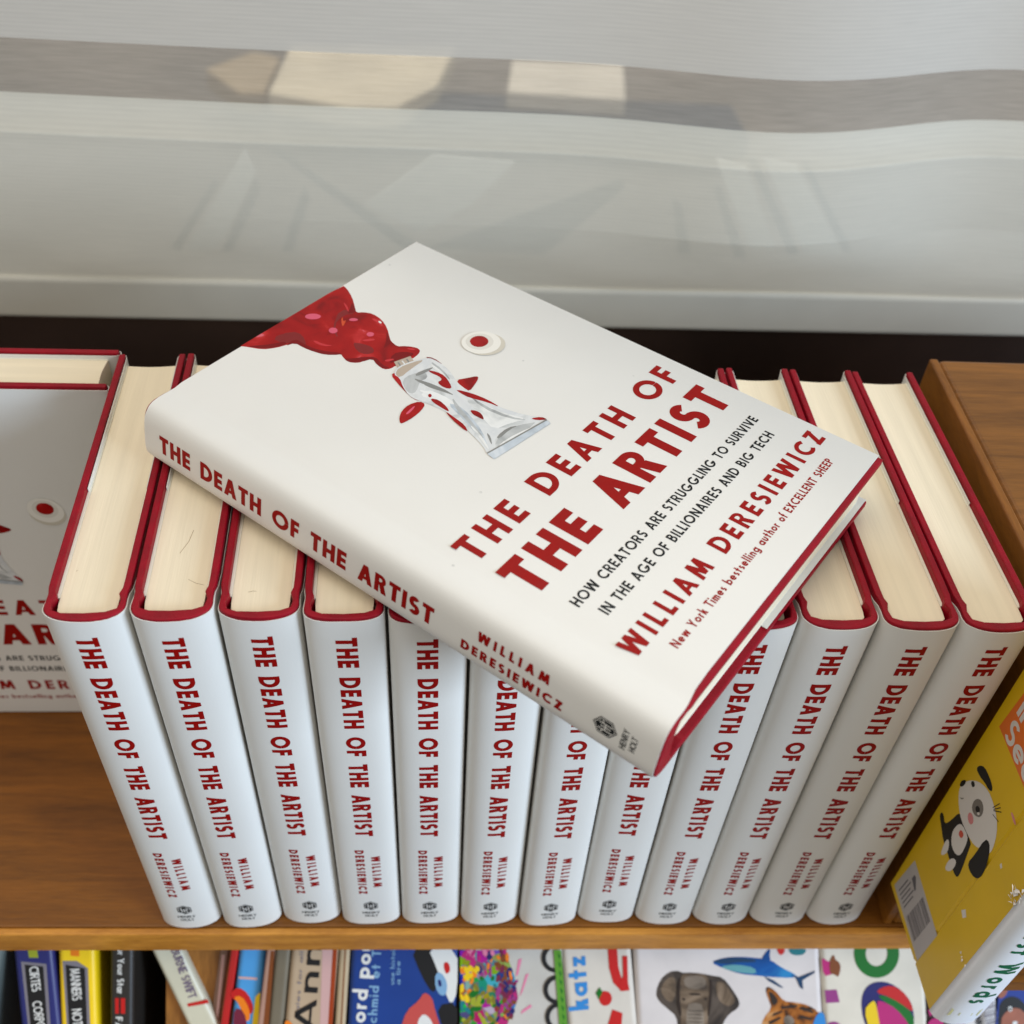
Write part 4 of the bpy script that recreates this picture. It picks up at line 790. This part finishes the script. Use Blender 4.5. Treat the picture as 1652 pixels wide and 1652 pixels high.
t, mb, o = lower('lower_book', 'plain cream book edge beside the royal blue cover', (547, 564, 540, 558), rgb(178, 156, 124)); prt(mb, o, [(556, 1532), (558, 1532), (551, 1660), (549, 1660)], INKBR, 1); mb.obj('cover', t)
t, mb, o = lower('lower_book', 'royal blue picture book facing out with white lettering and a dark bird shape', (565, 738, 560, 740), rgb(6, 52, 124), .35)
prt_text(mb, o, 'ford pou', 588, 1664, 601, 1520, 8.0, .19, INKW, 3); prt_text(mb, o, 'Schmid et Th', 607, 1664, 616, 1520, 5.0, .17, INKS, 3); prt_text(mb, o, 'une histoire', 636, 1588, 638, 1520, 2.4, .15, INKS, 3); prt_text(mb, o, 'a lire', 646, 1588, 646, 1550, 2.4, .15, INKS, 3)
prt(mb, o, [(662, 1530), (700, 1530), (708, 1560), (706, 1590), (698, 1604), (680, 1575)], INKK, 1, 1); prt(mb, o, [(690, 1528), (738, 1528), (738, 1600), (728, 1622), (718, 1600), (704, 1560)], INKW, 2, 1); prt(mb, o, [(716, 1552), (724, 1552), (727, 1566), (720, 1572), (716, 1562)], INKR, 3, 1)
prt(mb, o, [(702, 1570), (712, 1568), (722, 1585), (720, 1605), (710, 1606), (702, 1592)], INKS, 3, 1); prt(mb, o, [(706, 1580), (711, 1580), (713, 1590), (708, 1592)], INKN, 4, 1)
prt(mb, o, [(646, 1660), (656, 1630), (676, 1614), (684, 1600), (697, 1608), (702, 1630), (712, 1660)], mat('ink_coral', rgb(186, 72, 66), .5, .3), 2, 1); prt(mb, o, [(674, 1645), (684, 1634), (696, 1645), (700, 1660), (674, 1660)], INKW, 3, 1); prt(mb, o, [(704, 1622), (738, 1616), (738, 1660), (714, 1660)], INKK, 1, 1); mb.obj('cover', t)
t, mb, o = lower('lower_book', 'grey picture book with a many coloured patchwork and looped black letters', (741, 906, 743, 916), rgb(186, 180, 170), .4)
cols = [INKPK, INKM, INKO, INKY, INKGR, INKN, INKP, INKL, INKBR, INKT, mat('ink_olive', rgb(120, 110, 30), .5, .3), mat('ink_wine', rgb(110, 28, 60), .5, .3)]
outl = [(742, 1533), (815, 1533), (830, 1575), (836, 1610), (825, 1640), (812, 1662), (742, 1662)]
rr = random.Random(21)
PATCH = mat('patchwork_print', (.2, .15, .1, 1), .5, .3); nt = PATCH.node_tree; vo = nt.nodes.new('ShaderNodeTexVoronoi'); vo.inputs['Scale'].default_value = 190; tc = nt.nodes.new('ShaderNodeTexCoord'); nt.links.new(tc.outputs['Object'], vo.inputs['Vector']); hs = nt.nodes.new('ShaderNodeHueSaturation'); hs.inputs['Saturation'].default_value = 1.25; hs.inputs['Value'].default_value = .42; nt.links.new(vo.outputs['Color'], hs.inputs['Color']); nt.links.new(hs.outputs[0], nt.nodes['Principled BSDF'].inputs['Base Color'])
prt(mb, o, outl, PATCH, 1)
for k in range(230):
    a, b = rr.uniform(742, 834), rr.uniform(1530, 1662)
    if not inside((a, b), outl): continue
    reg = cols[0:2] if b < 1565-(a-742)*.5 else cols[2:4] if a < 772-(b-1560)*.35 and b < 1612 else [cols[4], cols[9], cols[10], cols[7]] if a < 800 and b > 1575 else cols[5:7]+cols[2:3]+cols[8:9]+cols[11:]+cols[1:2]
    th, L1, L2 = rr.uniform(.6, 2.4), rr.uniform(4, 11), rr.uniform(2, 5)
    pts = [(min(837, max(742, a+L1*math.cos(i*1.05)*math.cos(th)*rr.uniform(.6, 1.1)-L2*math.sin(i*1.05)*math.sin(th))), b+L1*math.cos(i*1.05)*math.sin(th)*rr.uniform(.6, 1.1)+L2*math.sin(i*1.05)*math.cos(th)) for i in range(6)]
    prt(mb, o, pts, rr.choice(reg), 1.5+k*.01, 0)
for P in ([(836, 1548), (842, 1546), (836, 1572), (832, 1575)], [(848, 1572), (853, 1570), (843, 1600), (838, 1608)], [(842, 1630), (856, 1620), (858, 1624), (840, 1636)]): prt(mb, o, P, INKPK, 2)
for (x, y) in ((896, 1545), (899, 1596), (902, 1640)):
    q = arcp(x, y, 19, 20, 70, 290, 14); prt(mb, o, thick(q, 7), INKK, 6)
prt(mb, o, [(893, 1532), (905, 1532), (916, 1662), (903, 1662)], mat('ink_leaf', rgb(86, 142, 40), .5, .3), 7)
for i in range(9): prt(mb, o, [(899+i, 1536+i*14), (904+i, 1541+i*14), (902+i, 1547+i*14)], INKGR, 8)
mb.obj('cover', t)
t, mb, o = lower('lower_book', 'white book with blue lettering, a red strawberry and a big red letter', (907, 1020, 917, 1026), rgb(204, 194, 180), .4)
prt_text(mb, o, 'katz', 950, 1628, 944, 1542, 10.5, .2, INKB, 3)
prt(mb, o, thick([(988, 1530), (990, 1560), (996, 1582), (1006, 1592)]+[(1014, 1590), (1014, 1530)][:1], 15), INKR, 3); prt(mb, o, [(1004, 1542), (1012, 1542), (1013, 1596), (1000, 1598), (1000, 1584), (1005, 1575)], INKR, 4)
prt(mb, o, smooth_poly([(964, 1606), (972, 1598), (984, 1600), (988, 1612), (982, 1622), (970, 1622)], 1), INKR, 3); prt(mb, o, [(961, 1602), (967, 1592), (972, 1600), (966, 1612)], INKGR, 4); prt(mb, o, [(988, 1628), (1004, 1634), (1002, 1662), (980, 1655)], INKR, 3); mb.obj('cover', t)
t, mb, o = lower('lower_book', 'white picture book facing out with an elephant, a shark and a tiger', (1022, 1322, 1028, 1330), rgb(206, 196, 190), .4)
TGD = mat('ink_tiger_dark', rgb(44, 30, 20), .5, .3); EL = ramp_mat('ink_elephant', [(.3, rgb(62, 52, 44)), (.5, rgb(100, 82, 64)), (.7, rgb(130, 110, 90))], 60, 1.5, .5); EL2 = ramp_mat('ink_elephant_dark', [(.3, rgb(40, 34, 30)), (.5, rgb(66, 56, 48)), (.7, rgb(88, 76, 66))], 60, 1.5, .5); EL3 = ramp_mat('ink_elephant_light', [(.3, rgb(96, 84, 72)), (.5, rgb(124, 110, 96)), (.7, rgb(142, 128, 112))], 60, 1.5, .5)
z7 = lambda pts: [(1030+x/3.671, 1460+y/3.671) for x, y in pts]
prt(mb, o, z7([(100, 520), (130, 440), (180, 395), (235, 388), (262, 402), (300, 400), (370, 405), (440, 418), (500, 428), (550, 490), (602, 572), (590, 612), (540, 642), (505, 690), (490, 740), (235, 740), (225, 660), (180, 620), (120, 570)]), EL2, 1, 1)
prt(mb, o, z7([(128, 505), (150, 455), (190, 420), (222, 440), (222, 520), (200, 580), (160, 560)]), EL, 2, 1); prt(mb, o, z7([(455, 455), (500, 452), (540, 505), (575, 565), (560, 592), (520, 600), (470, 560)]), EL, 2, 1)
prt(mb, o, z7([(248, 425), (275, 402), (330, 400), (390, 408), (418, 440), (424, 540), (410, 640), (414, 745), (250, 745), (250, 640), (238, 540)]), EL, 3, 1)
prt(mb, o, z7([(262, 432), (320, 412), (392, 424), (402, 480), (340, 500), (278, 486)]), EL3, 4, 1); prt(mb, o, z7([(285, 590), (330, 575), (385, 590), (388, 745), (282, 745)]), EL3, 4, 1)
for P in ([(236, 440), (250, 430), (242, 540), (256, 650), (244, 660), (226, 560)], [(420, 440), (436, 450), (432, 560), (418, 660), (406, 650), (418, 540)], [(258, 552), (274, 548), (278, 560), (262, 566)], [(388, 548), (404, 546), (408, 558), (392, 564)], [(300, 520), (370, 522), (366, 534), (304, 532)]): prt(mb, o, z7(P), TGD, 5, 1)
for yy in range(620, 745, 22): prt(mb, o, z7([(292, yy), (380, yy+4), (380, yy+9), (292, yy+5)]), EL2, 5)
SK = ramp_mat('ink_shark_blue', [(.3, rgb(10, 54, 104)), (.5, rgb(12, 78, 146)), (.7, rgb(40, 124, 176))], 40, 1.0, .5); SK2 = mat('ink_shark_dark', rgb(14, 52, 84), .5, .3, .2, 60); SK3 = mat('ink_shark_belly', rgb(90, 146, 150), .5, .3, .1, 60)
prt(mb, o, z7([(425, 338), (500, 312), (600, 305), (720, 315), (780, 322), (850, 372), (920, 405), (940, 425), (900, 432), (800, 428), (700, 418), (600, 408), (500, 375)]), SK, 1, 1)
prt(mb, o, z7([(430, 336), (500, 315), (600, 310), (700, 322), (690, 340), (600, 338), (500, 350)]), SK2, 2, 1); prt(mb, o, z7([(480, 362), (580, 350), (690, 370), (700, 408), (600, 400), (520, 382)]), SK3, 2, 1)
prt(mb, o, z7([(725, 320), (750, 285), (768, 262), (782, 262), (775, 300), (785, 330)]), SK, 2, 1); prt(mb, o, z7([(900, 410), (950, 425), (1045, 388), (1040, 402), (970, 445), (975, 500), (955, 485), (930, 430)]), SK2, 3); prt(mb, o, z7([(740, 420), (800, 445), (860, 490), (840, 488), (770, 450)]), SK2, 2)
prt(mb, o, z7([(815, 255), (870, 255), (860, 290), (835, 298)]), INKR, 2, 1); prt(mb, o, z7([(885, 255), (995, 255), (985, 290), (940, 300), (900, 290)]), INKT, 2, 1)
TG = ramp_mat('ink_tiger', [(.36, rgb(60, 34, 14)), (.42, rgb(140, 78, 22)), (.55, rgb(172, 104, 40)), (.72, rgb(196, 150, 100))], 95, 1.2, .5); 
prt(mb, o, z7([(720, 740), (740, 670), (790, 610), (770, 560), (750, 500), (765, 480), (810, 505), (860, 570), (920, 575), (1000, 590), (1060, 625), (1085, 680), (1090, 740)]), TG, 1, 1)
prt(mb, o, z7([(768, 505), (800, 525), (830, 570), (800, 600), (780, 560)]), TGD, 2, 1); prt(mb, o, z7([(860, 660), (900, 650), (930, 690), (900, 715), (860, 700)]), EL3, 2, 1)
for P in ([(840, 600), (940, 590), (940, 600), (850, 615)], [(960, 600), (1040, 630), (1030, 640), (950, 615)], [(800, 640), (850, 625), (850, 635), (790, 660)], [(960, 650), (1030, 670), (1020, 682), (955, 665)], [(770, 690), (840, 660), (842, 672), (775, 710)]): prt(mb, o, z7(P), TGD, 3)
prt(mb, o, z7([(1035, 690), (1060, 640), (1095, 630), (1110, 700), (1110, 740), (1030, 740)]), INKB, 4, 1); mb.obj('cover', t)
t, mb, o = lower('lower_book', 'cream picture book facing out with a green letter and a striped beach ball', (1324, 1492, 1331, 1495), rgb(210, 200, 182), .4)
q = arcp(1414, 1540, 36, 37, -200, 20, 26); prt(mb, o, thick(arcp(1414, 1538, 27, 30, -35, 215, 26), 19), INKGR, 2)
z8 = lambda pts: [(1300+x/8.26, 1480+y/8.26) for x, y in pts]
prt(mb, o, z8([(205, 555), (240, 545), (300, 590), (380, 580), (385, 720), (340, 760), (240, 785)]), INKM, 2, 1); prt(mb, o, z8([(310, 590), (370, 480), (390, 560), (450, 600), (465, 680), (430, 800), (390, 760), (320, 750)]), INKBR, 3, 1)
prt(mb, o, z8([(250, 970), (410, 960), (450, 1130), (270, 1140)]), INKP, 2); prt(mb, o, z8([(290, 1400), (400, 1380), (480, 1440), (480, 1500), (280, 1500)]), INKP, 2, 1)
ball = [(740, 1200), (740, 1080), (780, 960), (860, 880), (980, 850), (1120, 870), (1280, 970), (1400, 1120), (1440, 1280), (1440, 1500), (820, 1500), (760, 1330)]
prt(mb, o, z8(ball), INKN, 2, 1); prt(mb, o, z8([(930, 1000), (1000, 930), (1150, 900), (1290, 980), (1400, 1130), (1435, 1270), (1300, 1170), (1100, 1050)]), INKR, 3, 1)
prt(mb, o, z8([(940, 1040), (1050, 1035), (1250, 1130), (1430, 1280), (1440, 1480), (1340, 1400), (1150, 1190)]), INKGR, 4, 1); prt(mb, o, z8([(930, 1110), (1020, 1110), (1200, 1210), (1360, 1400), (1400, 1520), (980, 1520)]), INKM, 5, 1); prt(mb, o, z8([(770, 1230), (860, 1120), (920, 1100), (960, 1300), (990, 1520), (850, 1520)]), INKY, 6, 1); mb.obj('cover', t)

# ------------------------------------------------------------------ picture books at the right end of the rack
def front_book(label, xr, color, Y, ztop, art):
    t, mb, org = lower('lower_book', label, xr, color)
    for P, m_, k, sm_ in art: prt(mb, org, P, m_, k, sm_)
    return t, mb, org
zt_ = z_b-.0008
SKN = mat('ink_face', rgb(150, 88, 66), .5, .3, .2, 90)
t, mb, o = front_book('dark pink picture book under the left corner of the yellow board book', (1494, 1523, 1497, 1524), rgb(52, 30, 34), -.052, zt_, [([(1497, 1628), (1507, 1634), (1500, 1640)], INKM, 1, 0), ([(1497, 1645), (1520, 1640), (1524, 1665), (1497, 1665)], INKM, 2, 1)]); mb.obj('cover', t)
t, mb, o = front_book('white and red striped picture book spine under the yellow board book', (1524, 1577, 1527, 1581), rgb(212, 204, 198), -.052, zt_, [([(1527, 1630), (1536, 1632), (1544, 1665), (1532, 1665)], INKG, 1, 0), ([(1537, 1628), (1549, 1628), (1560, 1668), (1546, 1668)], INKR, 2, 0)])
prt_text(mb, o, 'ISBN', 1566, 1625, 1575, 1658, 4.0, .2, INKK, 3); mb.obj('cover', t)
art = [([(1580+i*1.0, 1606+i*4.0), (1600+i*1.0, 1600+i*4.0), (1600+i*1.0, 1601.2+i*4.0+.8*(i % 3)), (1580+i*1.0, 1607.4+i*4.0+.8*(i % 3))], INKG, 1, 0) for i in range(16)]
t, mb, o = front_book('white magazine with a printed barcode strip at the lower right', (1578, 1604, 1583, 1614), rgb(206, 202, 200), -.052, zt_, art); mb.obj('cover', t)
face = [([(1612, 1600), (1622, 1578), (1640, 1570), (1652, 1580), (1690, 1560), (1700, 1700), (1600, 1700)], mat('ink_royal', rgb(24, 52, 132), .5, .3), 1, 0),
        ([(1610, 1625), (1618, 1612), (1632, 1606), (1648, 1612), (1665, 1640), (1660, 1700), (1612, 1700)], INKK, 2, 1), ([(1613, 1645), (1624, 1630), (1640, 1624), (1654, 1634), (1668, 1660), (1660, 1700), (1618, 1700)], SKN, 3, 1),
        ([(1608, 1600), (1618, 1586), (1628, 1590), (1622, 1606), (1612, 1612)], SKN, 4, 1), ([(1625, 1624), (1631, 1622), (1633, 1630), (1627, 1632)], INKW, 5, 1), ([(1627, 1625), (1630, 1625), (1631, 1629), (1628, 1630)], INKK, 6, 1), ([(1632, 1648), (1640, 1646), (1641, 1652), (1634, 1654)], INKW, 5, 1),
        ([(1618, 1580), (1630, 1590), (1652, 1588), (1672, 1570), (1680, 1530), (1640, 1545)], INKW, 4, 1), ([(1625, 1574), (1636, 1582), (1652, 1578), (1668, 1556), (1660, 1536), (1640, 1552)], INKN, 5, 1), ([(1630, 1570), (1640, 1575), (1650, 1570), (1668, 1550), (1665, 1525), (1645, 1545)], INKR, 6, 1)]
t, mb, o = front_book('picture book with a child face and a red badge at the lower right corner', (1605, 1740, 1616, 1745), rgb(60, 70, 120), -.052, zt_, face); mb.obj('cover', t)
